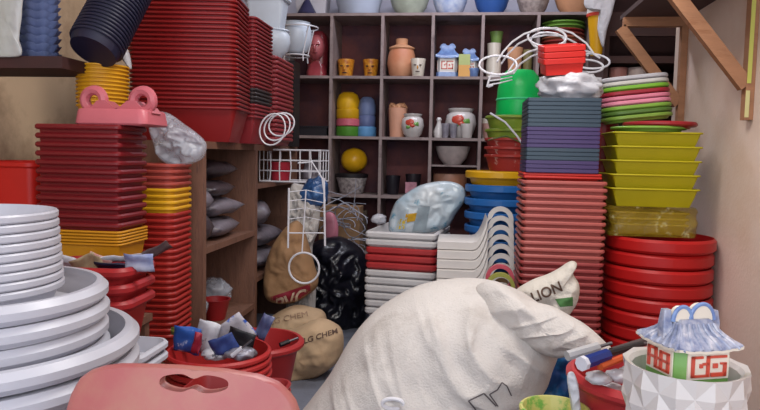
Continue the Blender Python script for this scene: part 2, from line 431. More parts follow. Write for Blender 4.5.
# second row: bust, face cups, orange pot, ceramic houses, stack
def bust():
    t = root('bust_sculpture', (sx(318, .09), YI - .06, z2), 'glossy red clay head with long hair in left compartment', 'sculpture')
    MB().rings([rr(.085 * a, .06 * b, .05 * b, z) for a, b, z in ((1, 1, 0), (1.0, 1, .04), (.8, .8, .09), (.45, .6, .13), (.42, .62, .16))]).obj('shoulders', M['bust'], t)
    blob(.07, .07, .105, .04, 2, 3, 3, ridged=False).obj('head', M['bustface'], t, (0, -.03, .235))
    h = MB().rings([rr(.088 * a, .07 * a, .06 * a, z) for a, z in ((.95, .06), (1, .15), (1, .25), (.85, .34), (.5, .375))]).obj('hair', M['busthair'], t, (0, .035, 0))
    blob(.011, .02, .028, .05, 2, 3, 2).obj('nose', M['bustface'], t, (0, -.102, .225))
    for s in (-1, 1): blob(.018, .01, .006, .05, 2, 3, 2).obj('eye', M['busthair'], t, (s * .026, -.095, .25))
    blob(.02, .01, .006, .05, 2, 3, 2).obj('mouth', M['busthair'], t, (0, -.097, .185))
bust()
pot_on('face_cup', 344, 17, 18, z2, CUP, M['gold'], 'small ochre face cup in second compartment, the left one of two', 'cup', 'face cups', face)
pot_on('face_cup', 370, 16, 18, z2, CUP, M['gold'], 'small ochre face cup in second compartment, the right one of two', 'cup', 'face cups', face)
def lidded(t, r, h):
    MB().lathe([(r * .82, 0), (r * .9, .01), (r * .88, .02), (r * .4, .045), (r * .42, .09), (.001, .095)], 28).obj('lid', M['terra'], t, (0, 0, h * .98))
pot_on('lidded_pot', 400, 29, 28, z2, [(.6, 0), (.85, .15), (1, .5), (.92, .8), (.8, 1)], mat('orange_wash', (214, 160, 124), .5, scale=4, rgb2=(186, 110, 76)), 'rounded orange clay jar with lid in the third compartment of the upper row', 'jar', None, lidded)
pot_on('face_cup', 417, 15, 17, z2, CUP, M['cream'], 'small cream face pot beside the orange lidded jar', 'cup', None, face, Y=YI - .14)
pot_on('grey_cup', 484, 8, 20, z3 - 0, CUP, M['cream'], 'narrow cream cup behind patterned tubs in right compartment', 'cup')

def house(loc, w, d, hb, hr, label, rz=0, big=False, cat='ornament', group=None, vis=None):
    t = root('ceramic_house', loc, label, cat, group, rz)
    ch = w * .12
    def oct_(sx_, sy_, z, c): 
        a, b = sx_ / 2, sy_ / 2
        return [(a - c, -b, z), (a, -b + c, z), (a, b - c, z), (a - c, b, z), (-a + c, b, z), (-a, b - c, z), (-a, -b + c, z), (-a + c, -b, z)]
    MB().rings([oct_(w, d, 0, ch), oct_(w, d, hb, ch)]).obj('walls', M['ggreen'] if big else M['gwhite'], t)
    ew, ed = (w * 1.14, d * 1.16) if big else (w * 1.22, d * 1.3)
    n = 12
    if not big: MB().rings([oct_(w * 1.12, d * 1.1, 0, ch), oct_(w * 1.12, d * 1.1, hb * .28, ch)]).obj('plinth', M['gblue'], t)
    # roof: concave hip, lips turned up at the corners
    loops = []
    def lp(s, z, cl):
        a, b = ew / 2 * s + (0 if s > .9 else (1 - s) * ew * .12), ed / 2 * s
        P = []
        for (x0, y0, x1, y1) in ((-a, -b, a, -b), (a, -b, a, b), (a, b, -a, b), (-a, b, -a, -b)):
            for k in range(n):
                f = k / n; up = cl * abs(2 * f - 1) ** 2.5
                P.append((x0 + (x1 - x0) * f, y0 + (y1 - y0) * f, z + up + (.02 * hr * math.sin(k * 2.1) if s > .5 else 0)))
        return P
    loops = [lp(.9, -hr * .06, 0), lp(1, -hr * .1, hr * .12), lp(1.0, hr * .03, hr * .14), lp(.84, hr * .22, hr * .07), lp(.66, hr * .38, hr * .02), lp(.5, hr * .58, 0), lp(.38, hr * .84, 0), lp(.3, hr, 0)]
    ro = MB().rings(loops).obj('roof', M['roof'] if big else M['gblue'], t, (0, 0, hb), 50)
    if big:
        em = MB().rings([[(x * 1.012, y * 1.012, z) for x, y, z in lp(1, -hr * .12, hr * .12)], [(x * 1.02, y * 1.02, z) for x, y, z in lp(1, -hr * .02, hr * .13)]]).obj('eave_trim', M['cream'], t, (0, 0, hb))
        # rows of raised glazed tiles running down the slope
        for side in range(4):
            for k in range(7):
                f = (k + .5) / 7 * 2 - 1; pts = []
                for s, z in ((1.02, .02), (.84, .24), (.66, .41), (.5, .61), (.4, .86)):
                    a, b = ew / 2 * s + (0 if s > .9 else (1 - s) * ew * .12), ed / 2 * s
                    pts.append(((f * a, -b, z * hr), (a, f * b, z * hr), (-f * a, b, z * hr), (-a, -f * b, z * hr))[side])
                MB().tube(pts, w * .026, 6).obj('roof_tile_row', M['roof'], t, (0, 0, hb))
    # ridge ornaments
    def arch(cx, rad, hgt):
        o = MB()
        P = [(rad * math.cos(R(a)), rad * math.sin(R(a)) * hgt) for a in range(0, 181, 15)]
        o.rings([[(x, -d * .07, z) for x, z in P], [(x, d * .07, z) for x, z in P]])
        return o.obj('ridge_arch', M['cream'] if big else M['gblue'], t, (cx, -d * .04, hb + hr * (.92 if big else .8)))
    def arch_rim(cx, rad, hgt):
        P = [Vector((cx + rad * math.cos(R(a)), -d * .1, hb + hr * .92 + rad * math.sin(R(a)) * hgt)) for a in range(0, 181, 12)]
        MB().tube(P, w * .035, 6).obj('arch_rim', M['gblue'], t)
    if big:
        arch(-w * .2, w * .17, 1.35); arch_rim(-w * .2, w * .17, 1.35); arch(w * .16, w * .22, 1.2)
        arch_rim(w * .16, w * .22, 1.2)
        for s, hgt in ((-1, 1.25), (1, 1.1)):
            MB().rings([rr(.075 * w, .09 * d, .02 * w, -hr * .25), rr(.085 * w, .09 * d, .02 * w, hr * .3), rr(.06 * w, .06 * d, .02 * w, hr * hgt * .75)]).obj('ridge_horn', M['roof'], t, (s * w * .44, 0, hb + hr * .45))
    else:
        arch(-w * .22, w * .2, 1.2); arch(w * .22, w * .2, 1.2)
    # panels with red lattice
    def panel(mtx, pw, ph, pat):
        p = MB().box(-pw / 2, pw / 2, -.0025, .002, -ph / 2, ph / 2, mtx).obj('wall_panel', M['cream'], t)
        u = min(pw, ph) * .11; q = MB()
        for (a, b, c, d_) in pat: q.box(a * pw / 2, b * pw / 2, -.0055, -.002, c * ph / 2, d_ * ph / 2, mtx)
        q.obj('painted_lattice', M['gred'], p)
    F1 = [(-.85, -.7, -.8, .8), (-.85, -.05, -.8, -.62), (-.85, -.3, .62, .8), (-.45, -.3, -.1, .2), (-.12, .03, -.8, .8), (-.12, .85, .62, .8), (.2, .42, -.15, .2), (.1, .85, -.8, -.5), (.7, .85, -.8, .2), (.55, .85, .1, .25), (-.3, .0, .1, .28)]
    F2 = [(-.85, -.65, -.8, .8), (-.85, -.1, .6, .8), (-.85, .0, -.1, .1), (-.3, -.1, -.8, .8), (.1, .3, -.8, .7), (.1, .85, .55, .72), (.65, .85, -.8, .7), (-.3, .85, -.8, -.62), (.1, .85, -.1, .08)]
    ph = vis or hb * .5; zc = (hb - vis * .5 - .006) if big else hb * .62
    panel(Matrix.Translation((0, -d / 2, zc)), w * .74, ph, F1)
    panel(Matrix.Translation((-w / 2, 0, zc)) @ Matrix.Rotation(R(-90), 4, 'Z'), d * .68, ph, F2)
    panel(Matrix.Translation((w / 2, 0, zc)) @ Matrix.Rotation(R(90), 4, 'Z'), d * .68, ph, F2)
    return t
house((sx(444, .1), YI, z2), .155, .13, .165, .1, 'blue-roofed white ceramic house in upper cabinet row, the larger left one', group='ceramic houses in the cabinet')
house((sx(471, .085), YI, z2), .13, .12, .14, .09, 'blue-roofed white ceramic house in upper cabinet row, the smaller right one', group='ceramic houses in the cabinet')
t = root('planter_box', (sx(463), YI - .12, z2), 'small two-tone box planter, green over orange, before the ceramic houses', 'planter')
MB().box(-.045, .045, -.045, .045, 0, .09).obj('lower_block', pl((216, 160, 86)), t); MB().box(-.045, .045, -.045, .045, .09, .175).obj('upper_block', pl((176, 186, 120)), t)
pot_on('blue_cup', 474, 11, 8, z2, CUP, M['gblue'], 'tiny pale blue cup in front of the smaller ceramic house', 'cup', Y=YI - .14)
pot_on('bottle_vase', 492, 15, 34, z2, hollow([(.9, 0), (1, .4), (.8, .65), (.9, 1)]), M['cream'], 'cream vase in compartment behind the wire rings', 'vase')
pot_on('bottle_vase', 494, 13, 11, z2 + hh(34), CUP, pl((120, 150, 80)), 'small green pot stacked on cream vase behind the wire rings', 'pot')
pot_on('bottle_vase', 513, 15, 30, z2, CUP, M['terra'], 'tan clay cylinder vase right of the cream vase behind the wire rings', 'vase')
pot_on('bottle_vase', 527, 10, 28, z2, CUP, mat('olive_brown', (120, 110, 66), .5, scale=12), 'narrow olive brown vase beside the cabinet divider', 'vase')
# netted stack: many thin saucers red / green
cl = [(150, 70, 58), (96, 130, 50), (166, 96, 70), (140, 48, 44)]
stack('saucer', lambda: pan(.34, .34, .05, .17, .03, .008, .014, seg=9), 'saucer', 'the wavy saucer pile beneath the tan bowl', 'saucer', 'saucers piled in the cabinet',
      sx(563, .175), YI, z2, 14, .03, lambda i: ((108, 150, 60), 'green') if i < 2 else ((cl[(0, 2, 3)[i % 3]]), 'dull red'), jit=.006, jrot=8, rxy=(0, 0))
# third row
def hats(px, specs, where, word):
    z = z3
    for k, (hpx, wpx, rgb, lab, dome) in enumerate(specs):
        h = hh(hpx); r = wpx / 2 * YI / F
        prof = [(r * .92, 0), (r, h * .12), (r, h * .9), (r * .9, h)] if not dome else [(r * .95, 0), (r, h * .2), (r * .98, h * .5), (r * .8, h * .85), (r * .45, h)]
        tag(MB().lathe(prof, 28).obj('ball_pot', pl(rgb), None, (sx(px, r), YI, z + .0005)), lab, 'pot', where); z += h
hats(345, [(10, 25, (76, 136, 44), 'flat green round pot at the base of the yellow pot column', 0), (7.5, 25.5, (196, 96, 112), 'flat pink round pot between green and yellow ones in the column', 0),
           (10, 24.5, (206, 158, 22), 'lower of two yellow round pots stacked on the pink one', 0), (16.5, 23.5, (214, 164, 20), 'domed yellow pot at the top of the column in middle row', 1)], 'round pots in a colourful column', '')
hats(367, [(10, 19.5, (100, 156, 206), 'sky blue round pot at the base of the bluish pot column', 0), (11.5, 17.5, (96, 108, 150), 'slate blue round pot in the middle of the bluish column', 0),
           (18, 18, (104, 118, 156), 'domed slate blue pot topping the bluish column', 1)], 'round pots in a bluish column', '')
tag(MB().box(-.15, .15, -.06, .06, 0, .07).box(-.16, .16, -.07, .07, .07, .082).obj('storage_box', pl((30, 26, 36)), None, (sx(311), YI, z3)), 'long low black box in the compartment left of the yellow pots', 'box')
def leafy(t, r, h):
    for k in range(9):
        a = k * 40; blob(r * .35, r * .3, r * .3, .4, 3, k, 2).obj('clay_flower', M['terra'], t, (math.cos(R(a)) * r * .62, math.sin(R(a)) * r * .62, h * (1.02 + .03 * (k % 3))))
pot_on('clay_planter', 398, 19, 29, z3, hollow([(.82, 0), (.9, .5), (1, .97), (1, 1)]), mat('pink_clay', (216, 158, 130), .6, var=.08), 'pinkish clay pot with crimped flower rim beside the rose vase', 'pot', None, leafy)
pot_on('rose_vase', 413, 23, 23, z3, JAR, M['gwhite'], 'small round white vase with a painted rose beside the clay pot', 'vase', None, flowers, Y=YI - .1)
pot_on('white_bottle', 436, 11, 20, z3, [(.8, 0), (1, .3), (.5, .62), (.35, .8), (.5, .9), (.3, 1)], M['gwhite'], 'slender white bottle vase beside the cabinet divider', 'vase', Y=YI - .08)
pot_on('rose_vase', 461, 31, 29, z3, JAR, M['gwhite'], 'large round white vase with a painted rose in the middle row', 'vase', None, flowers)
for k, px in enumerate((446, 454)):
    pot_on('grey_mug', px, 8, 14, z3, CUP, mat('grey_glaze', (150, 146, 156), .4, scale=30, rgb2=(110, 104, 116)), 'small grey patterned cup, the %s of two by the rose vase' % ('left', 'right')[k], 'cup', 'grey cups', Y=YI - .14)
pot_on('white_cup', 467.5, 13, 14, z3, CUP, M['gwhite'], 'small plain white cup in front of the large rose vase', 'cup', Y=YI - .14)
pot_on('face_cup', 487, 12, 15, z3, CUP, mat('dusty_pink', (196, 150, 140), .5, scale=20), 'small dusty pink pot beside the olive tubs', 'cup')
# fourth row
pot_on('wicker_basket', 353, 31, 16, z4, CUP, M['weave'], 'round whitewashed wicker basket with black rim under the yellow ball', 'basket', None,
       lambda t, r, h: MB().lathe([(r * .8, 0), (r * 1.06, .005), (r * 1.08, .03), (r * .85, .035)], 32).obj('rim', M['black'], t, (0, 0, h)))
tag(blob(iw(27) / 2, iw(27) / 2, iw(25) / 2, .02, 2, 1, 4, ridged=False).obj('ball', pl((214, 162, 26), .3), None, (sx(355), YI, z4 + hh(17) + .03 + iw(25) / 2 + .004)), 'shiny yellow ball resting on the wicker basket', 'ball')
crumple('plastic_bag', (sx(314), YI, z4 + .13), (.1, .1, .13), M['greybag'], 'grey crumpled bag in the compartment left of the yellow ball', 'bag', seed=5)
pot_on('black_pot', 394.5, 15, 19, z4, CUP, pl((30, 26, 34)), 'small black pot in the compartment right of the yellow ball', 'pot')
def pinkpatch(t, r, h): MB().box(-r * .9, r * .5, -r * 1.02, -r * .93, h * .1, h * .62).obj('paper_label', mat('pink_label', (190, 130, 146), .6, var=.2, scale=30), t)
pot_on('black_pot', 415, 16, 21, z4, CUP, pl((38, 30, 36)), 'black pot with a pinkish label left of the brown bowl', 'pot', None, pinkpatch)
pot_on('ribbed_bowl', 454, 34, 18, zm, BOWL, mat('ribbed_white', (186, 172, 170), .5, scale=20), 'white fluted bowl on the half shelf', 'bowl', seg=24)
pot_on('brown_bowl', 451, 34, 22, z4, hollow([(.7, 0), (.9, .2), (1, .6), (.96, 1)]), mat('brown_glaze', (176, 112, 80), .5, scale=4, rgb2=(140, 110, 96)), 'orange brown bowl pot under the half shelf', 'bowl')
# fifth row: straw basket and loose wire
pot_on('straw_basket', 354, 31, 40, z5, hollow([(.9, 0), (1, .3), (1, .9), (1, 1)]), mat('straw', (150, 132, 112), .8, scale=30, rgb2=(80, 68, 66), bump=.6, bscale=60, stretch=(1, 1, 6)), 'pale straw basket in the lower compartment behind the wire tangle', 'basket')

# ------------------------------------------------------------------ dark rack on the right and loft shelf
YR = 4.55
t = root('dark_rack', (1.4, YR, 0), 'dark brown wooden rack standing in the right rear corner', 'rack')
x0, x1 = X(604, YR, 60) - 1.4, 1.86 - 1.4
MB().box(x0, x0 + .03, 0, .55, 0, 2.9).obj('side_panel', M['rackwood'], t)
MB().box(x0, x1, .52, .55, 0, 2.9).obj('back_panel', M['shelfbrown'], t)
zr1, zr2 = Z(63, YR, 640), Z(84, YR, 640)
MB().box(x0 + .03, x1, 0, .52, zr1, zr1 + .045).obj('shelf', M['rackwood'], t)
MB().box(x0 + .03, x1, 0, .52, zr2 - .03, zr2).obj('shelf', M['rackwood'], t)
MB().box(x0 + .03, x1, .0, .03, Z(36, YR, 640), Z(12, YR, 640)).obj('fascia', M['rackwood'], t)
for px, rgb, lab in ((618, (176, 120, 112), 'dusty pink cup on the rack shelf, under the rear bracket'), (637, (206, 186, 180), 'whitish cup on the rack shelf, right of the pink one')):
    tag(MB().lathe([(.035, 0), (.055, .01), (.062, Z(66, YR, px) - zr2), (.05, Z(66, YR, px) - zr2), (.04, .02)], 24).obj('ceramic_cup', pl(rgb), None, (X(px, YR + .12, 70), YR + .12, zr2 + .0015)), lab, 'cup')
YP1, YP2 = 2.94, 3.8
zl = 1.93
lo = root('loft_shelf', (1.0, 3.3, zl), 'wooden overhead shelf board carried on diagonal brackets along the right wall', 'shelf')
XA = .86
MB().box(XA - 1, XR - 1.001, -.72, .58, .05, .075).obj('board', M['rackwood'], lo)
for Y in (YP1, YP2):
    MB().box(XA - 1, XR - 1.001, Y - 3.3 - .02, Y - 3.3 + .02, 0, .05).obj('crosspiece', M['beam'], lo)
    MB().box(XR - .035 - 1, XR - .001 - 1, Y - 3.3 - .022, Y - 3.3 + .022, (1.42 if Y == YP2 else 1.38) - zl, .0).obj('wall_post', M['beam'], lo)
    a = at(*((674, -6) if Y == YP1 else (620, 28)), Y); b = at(*((739, 86) if Y == YP1 else (675, 104)), Y)
    a = Vector((a.x, Y, a.z)); b = Vector((XR - .03, Y, b.z)); a.z = min(a.z, zl + .0)
    dv = b - a; L_ = dv.length; ang = math.atan2(dv.z, dv.x)
    mt = Matrix.Translation(a - Vector((1, 3.3, zl))) @ Matrix.Rotation(-ang, 4, 'Y')
    MB().box(0, L_, -.02, .02, -.028, .028, mt).obj('diagonal_brace', M['beam'], lo)
# tape strips on the front post
tp = root('wall_tape', (XR - .03, YP1 - .024, 1.55), 'torn yellow green tape running down the front wall post', 'tape')
MB().box(-.004, .012, -.002, .0, -.02, .34).obj('tape_strip', pl((196, 196, 96)), tp)
MB().box(-.006, .01, -.002, .0, -.16, -.05).obj('tape_piece', pl((208, 200, 140)), tp)
# hanging yellow cone and white cloth at the cabinet's right end
c = at(598, 14, 4.4)
fn = root('hanging_cone', (c.x, 4.4, c.z), 'yellow plastic cone with striped rim hanging beside the white cloth', 'cone')
hh_ = Z(14, 4.4, 598) - Z(56, 4.4, 603)
MB().lathe([(.02, -hh_), (.034, -hh_), (.062, -.02), (.066, 0), (.058, 0)], 24).obj('cone_body', pl((216, 160, 20)), fn)
MB().lathe([(.064, -.02), (.07, -.02), (.07, .0), (.064, .0)], 24).obj('rim_stripe', pl((200, 60, 40)), fn)
MB().lathe([(.06, .0), (.068, .0), (.068, .03), (.06, .03)], 24).obj('upper_rim', pl((226, 220, 210)), fn)
MB().tube([(0, 0, .02), (0, 0, 3.1 - c.z)], .003).obj('cord', M['wire'], fn)
o = pillow('hanging_cloth', [(588, -12), (602, -12), (616, -12), (613, 10), (607, 30), (603, 48), (598, 30), (600, 12), (590, 10), (584, 4)], 4.3, .03, M['cloth'], seed=4, wr=.02, ws=12)
tag(o, 'strip of white cloth hanging beside the yellow cone', 'cloth')

# ------------------------------------------------------------------ left cabinet
XF = -1.2
lc = root('storage_shelf', (XF - .22, 3.9, 0), 'dark wooden open shelf unit with plain compartments holding grey packets', 'shelf unit')
def lpart(name, a, m=None):
    return MB().box(a[0] - lc.location.x, a[1] - lc.location.x, a[2] - 3.9, a[3] - 3.9, a[4], a[5]).obj(name, m or M['wood'], lc)
ZT = Z(141, 3.0, 195)
Y0, Y1, Y2 = 2.99, 3.79, 4.74
lpart('top_board', (XLC + .01, XF, Y0 - .02, Y2 + .03, ZT - .035, ZT))
for Y in (Y0, Y1, Y2): lpart('side_panel', (XLC + .01, XF, Y - .02, Y + .02, 0, ZT - .035))
ZS1, ZS2, ZS3, ZS4 = .74, .3, Z(184, 3.95, 270), .45
lpart('shelf', (XLC + .01, XF - .003, Y0 + .02, Y1 - .02, ZS1 - .03, ZS1)); lpart('shelf', (XLC + .01, XF - .003, Y0 + .02, Y1 - .02, ZS2 - .03, ZS2))
lpart('shelf', (XLC + .01, XF - .003, Y1 + .02, Y2 - .02, ZS3 - .025, ZS3)); lpart('shelf', (XLC + .01, XF - .003, Y1 + .02, Y2 - .02, ZS4 - .03, ZS4))
lpart('back_panel', (XLC + .002, XLC + .01, Y0 - .02, Y2 + .03, 0, ZT), M['darkwood'])

def packet(c, r, rz, ry, m, label, seed, group='grey packets in the left shelf'):
    """sewn flat packet, fuller in the middle, pinched corners"""
    n = 14; vs = []; fs = []
    for s in (1, -1):
        for j in range(n + 1):
            for i in range(n + 1):
                u, v = i / n * 2 - 1, j / n * 2 - 1
                h = ((1 - abs(u) ** 3) * (1 - abs(v) ** 3)) ** .6
                k = 1 - .1 * abs(u * v)
                q = Vector((u * 1.6, v * 1.6, seed * 3.3 + s))
                w = noise.noise(q * 1.5) * .25 + (.4 - abs(noise.noise(q * 2.6))) * .22
                vs.append((u * r[0] * k, v * r[1] * k, s * r[2] * (h * (1 + w))))
    st = (n + 1) ** 2
    for j in range(n):
        for i in range(n):
            a = j * (n + 1) + i
            fs.append((a, a + 1, a + n + 2, a + n + 1)); fs.append((st + a, st + a + n + 1, st + a + n + 2, st + a + 1))
    mb = MB(); mb.v = vs; mb.f = fs
    bm = bmesh.new(); me = bpy.data.meshes.new('p'); me.from_pydata(vs, [], fs); bm.from_mesh(me); bmesh.ops.remove_doubles(bm, verts=bm.verts, dist=1e-5)
    bm.verts.index_update(); mb.v = [tuple(v.co) for v in bm.verts]; mb.f = [tuple(v.index for v in f.verts) for f in bm.faces]; bm.free(); bpy.data.meshes.remove(me)
    o = mb.obj('soil_packet', m, None, c, 180); o.rotation_euler = (0, ry, rz)
    return tag(o, label, 'packet', group)
G, DK = M['greybag'], M['darkbag']
def P3(px, py, Y): p = at(px, py, Y); return (p.x, p.y, p.z)
XC = XF - .15
def pile(z, items):
    for dx, y, r, rz, m, lab, sd in items:
        o = packet((XC + dx, y, 0), r, rz, 0, m, lab, sd)
        lo_ = min(v.co.z for v in o.data.vertices); hi_ = max(v.co.z for v in o.data.vertices)
        o.location.z = z - lo_ + .001; z += (hi_ - lo_) + .001
pile(ZS1, ((0, 3.43, (.13, .22, .05), .08, G, 'grey packet lying at the bottom of the near compartment pile', 1),
           (.01, 3.42, (.13, .21, .045), -.1, G, 'grey packet second from the bottom in the near compartment', 3),
           (0, 3.36, (.13, .23, .04), .1, DK, 'brownish grey packet third from the bottom in the near compartment', 5),
           (-.02, 3.42, (.12, .2, .045), -.1, DK, 'dark shiny packet topping the near compartment pile', 6)))
pile(ZS1, ((.04, 3.105, (.1, .07, .07), 0, DK, 'brownish packet slumped against the near side panel', 2), (.04, 3.1, (.1, .07, .05), 0, G, 'short grey packet upon the slumped brownish one', 4)))
pile(ZS4, ((.0, 4.2, (.14, .25, .06), .05, G, 'grey packet at the bottom of the far compartment', 7),
           (.0, 4.22, (.14, .24, .06), -.1, G, 'grey packet in the middle of the far compartment pile', 8),
           (.0, 4.14, (.13, .2, .075), .3, G, 'plump grey packet on top of the far compartment pile', 9)))
crumple('clear_bag', (XC - .02, 3.18, ZS2 + .1), (.1, .08, .085), M['clear'], 'clear crumpled bag in the lowest near compartment, the left one', 'bag', 'clear bags in the low compartment', seed=3)
crumple('clear_bag', (XC - .02, 3.56, ZS2 + .1), (.09, .09, .085), M['clear'], 'clear crumpled bag in the lowest near compartment, the right one', 'bag', 'clear bags in the low compartment', seed=8)
tag(MB().lathe([(.05, 0), (.075, .1), (.08, .11), (.07, .11), (.045, .01)], 24).obj('red_bowl', pl((150, 30, 34)), None, (XF - .09, 3.37, ZS2 + .001)), 'small red bowl between the clear bags in the low compartment', 'bowl')

# big basins on the left cabinet
BR = (128, 20, 22)
rz = R(7)
YA = 3.24
bw, bd = .54, .36
cx = -1.365
TIPPED = 'the big stack on the left cabinet'
stack('rectangular_basin', lambda: pan(bw, bd, .17, .05, .045, .012, .0135, seg=4), 'rectangular basin', TIPPED, 'basin', 'red basins stacked on the left cabinet', cx, YA, ZT, 26, .0213, lambda i: (BR, 'large red'), rz=rz, ordfrom='bottom', lean=(-.0004, 0), jrot=.3)
def c2(i): return ((52, 44, 46), 'dark grey') if 18 <= i <= 21 else ((132, 36, 42), 'red')
stack('rectangular_basin', lambda: pan(.36, .34, .15, .03, .03, .01, .0125, seg=4), 'basin', 'the stack behind the biggest one', 'basin', 'red and grey basins in the second stack', -1.28, 3.62, ZT, 26, .021, c2, rz=0, ordfrom='bottom')
stack('planter_tray', lambda: pan(.4, .42, .05, .03, .02, .014, .022, seg=4), 'tray', 'the short pile at the cabinet end', 'tray', 'rose red trays at the far end of the left cabinet', -1.31, 4.1, ZT, 19, .027, lambda i: ((142, 52, 58), 'rose red'), rz=0, jit=.005)
zu = ZT + 19 * .027 + .025
def urn(px, Y, wpx, hpx, z, m, lab, x=None):
    r = wpx / 2 * Y / F; h = hpx * Y / F
    t = root('white_urn', (X(px, Y, 60) if x is None else x, Y, z), lab, 'urn')
    MB().lathe([(r * .5, 0), (r * .55, h * .03), (r * .45, h * .08), (r * .85, h * .3), (r, h * .6), (r * .98, h * .8), (r * .85, h * .92), (r * .95, h * .96), (r * .92, h), (r * .78, h), (r * .85, h * .7), (r * .3, h * .15)], 32).obj('bowl', m, t)
    return t
wp = mat('urn_white', (196, 206, 220), .4, var=.05)
urn(0, 4.12, 34, 30, zu, wp, 'white pedestal urn sitting on the rose red tray pile', x=-1.2)
tag(pan(.28, .2, .2, .05, .03, .015, .03).obj('white_planter', wp, None, (-1.24, 4.12, zu + 30 * 4.12 / F + .002)), 'white planter balanced on the pedestal urn behind the red basins', 'planter')
# round white pot in wire ring stand, in front of bust
Yw = 4.6
c = at(296, 60, Yw)
zst = Z(62, Yw, 296)
tag(MB().box(-.07, .07, -.08, .08, 0, zst - ZT - .002).obj('dark_box', M['black'], None, (c.x - .06, Yw, ZT + .001)), 'tall black box on the cabinet end behind rose red trays', 'box')
ws = root('wire_pot_stand', (c.x, Yw, zst), 'white wire ring stand carrying a bulbous white pot beside the clay head', 'plant stand')
rp = 15.5 * Yw / F
def ringz(z, r, cxx=0): return circ((cxx, 0, z), r, 28, 'z')
zA, zB = Z(56, Yw, 296) - zst, Z(28, Yw, 296) - zst
MB().tube(ringz(zA, rp * .85), .005, 6, True).obj('lower_ring', M['wire'], ws)
MB().tube(ringz(zB, rp * 1.15, .03), .005, 6, True).obj('upper_ring', M['wire'], ws)
for k in range(4):
    a = R(45 + 90 * k); MB().tube([(math.cos(a) * rp * .9, math.sin(a) * rp * .9, 0), (math.cos(a) * rp * .85, math.sin(a) * rp * .85, zA), (math.cos(a) * rp * 1.12 + .02, math.sin(a) * rp * 1.12, zB)], .005).obj('leg', M['wire'], ws)
hp = zB - zA + .03
tag(MB().lathe([(rp * .4, 0), (rp * .75, hp * .12), (rp * .98, hp * .45), (rp * 1.0, hp * .7), (rp * .85, hp * .95), (rp * .9, hp), (rp * .8, hp), (rp * .9, hp * .6), (rp * .3, hp * .1)], 32).obj('bulb_pot', wp, None, (c.x, Yw, zst + zA + .006)), 'bulbous pale white pot held in the wire ring stand', 'pot')
# plants stand legs would stand on cabinet top: ok

# wire basket and hanging coils over the far bay
wb = root('wire_basket', (-1.09, 4.27, ZS3 + .003), 'white wire basket in the upper far bay, sticking out from the shelf', 'basket')
hb_ = Z(149, 4.15, 285) - ZS3 - .014; w0, w1, d0, d1 = -.2, .2, -.13, .13
for k in range(4):
    z = .006 + hb_ * k / 3
    MB().tube([(w0, d0, z), (w1, d0, z), (w1, d1, z), (w0, d1, z)], .004 if k % 3 else .006, 5, True).obj('hoop_wire', M['wire'], wb)
for k in range(7):
    x = w0 + (w1 - w0) * k / 6
    MB().tube([(x, d0, hb_), (x + .01 * (k % 2), d0 - .01, hb_ * .5), (x, d0, .006), (x, d1, .006), (x, d1, hb_)], .004, 5).obj('upright_wire', M['wire'], wb)
for k in range(1, 3):
    y = d0 + (d1 - d0) * k / 3
    for x in (w0, w1): MB().tube([(x, y, .006), (x, y, hb_)], .004, 5).obj('side_wire', M['wire'], wb)
tag(MB().lathe([(.06, 0), (.075, .11), (.08, .12), (.07, .12), (.05, .01)], 24).obj('small_pot', pl((176, 44, 60)), None, (-1.19, 4.27, ZS3 + .012)), 'small crimson pot inside the white wire basket', 'pot')
cw = root('hanging_wire_coil', (X(268, 3.9, 130), 3.92, ZT), 'white bent wire rings hanging in front of the rose red trays', 'wire coil')
cw.location = (-.93, 3.62, 1.24)
for k, (a, rr_) in enumerate(((.35, .07), (.75, .065), (1.1, .06))):
    mt = Matrix.Rotation(a, 3, 'Y')
    MB().tube([mt @ p + Vector((-.1 + .02 * k, -.09 + .02 * k, .09 + .015 * k)) for p in circ((0, 0, 0), rr_, 24, 'y', ry=rr_ * 1.25)], .0045, 5, True).obj('ring', M['wire'], cw)

# wire plant stand with big ring, blue bag, white sack, black bags, sacks
Yq = 3.62
c0 = at(307, 230, Yq)
st = root('hanging_wire_stand', (c0.x, Yq, 0), 'white wire stand with a large ring hanging before the black bag', 'plant stand')
def loc(px, py, dy=0): p = at(px, py, Yq + dy); return (p.x - c0.x, dy, p.z)
MB().tube([loc(289, 188), loc(288, 248)], .006).obj('upright', M['wire'], st)
MB().tube([loc(324, 178), loc(325, 246)], .006).obj('upright', M['wire'], st)
MB().tube([loc(289, 233), loc(325, 233)], .004).obj('crossbar', M['wire'], st)
for k in range(4): MB().tube([loc(289, 192 + 9 * k), loc(306, 190 + 9 * k, .03), loc(325, 194 + 9 * k)], .0025, 5).obj('thin_wire', M['wire'], st)
MB().tube([loc(306, 190), loc(302, 253)], .004).obj('upright_rod', M['wire'], st)
rq = 16 * Yq / F; cc = loc(304, 268)
MB().tube(circ(cc, rq, 36), .006, 6, True).obj('ring', M['wire'], st)
MB().tube([loc(298, 163), loc(312, 162), loc(322, 178), loc(325, 200), loc(324, 210)], .004).obj('bent_wire', M['wire'], st)

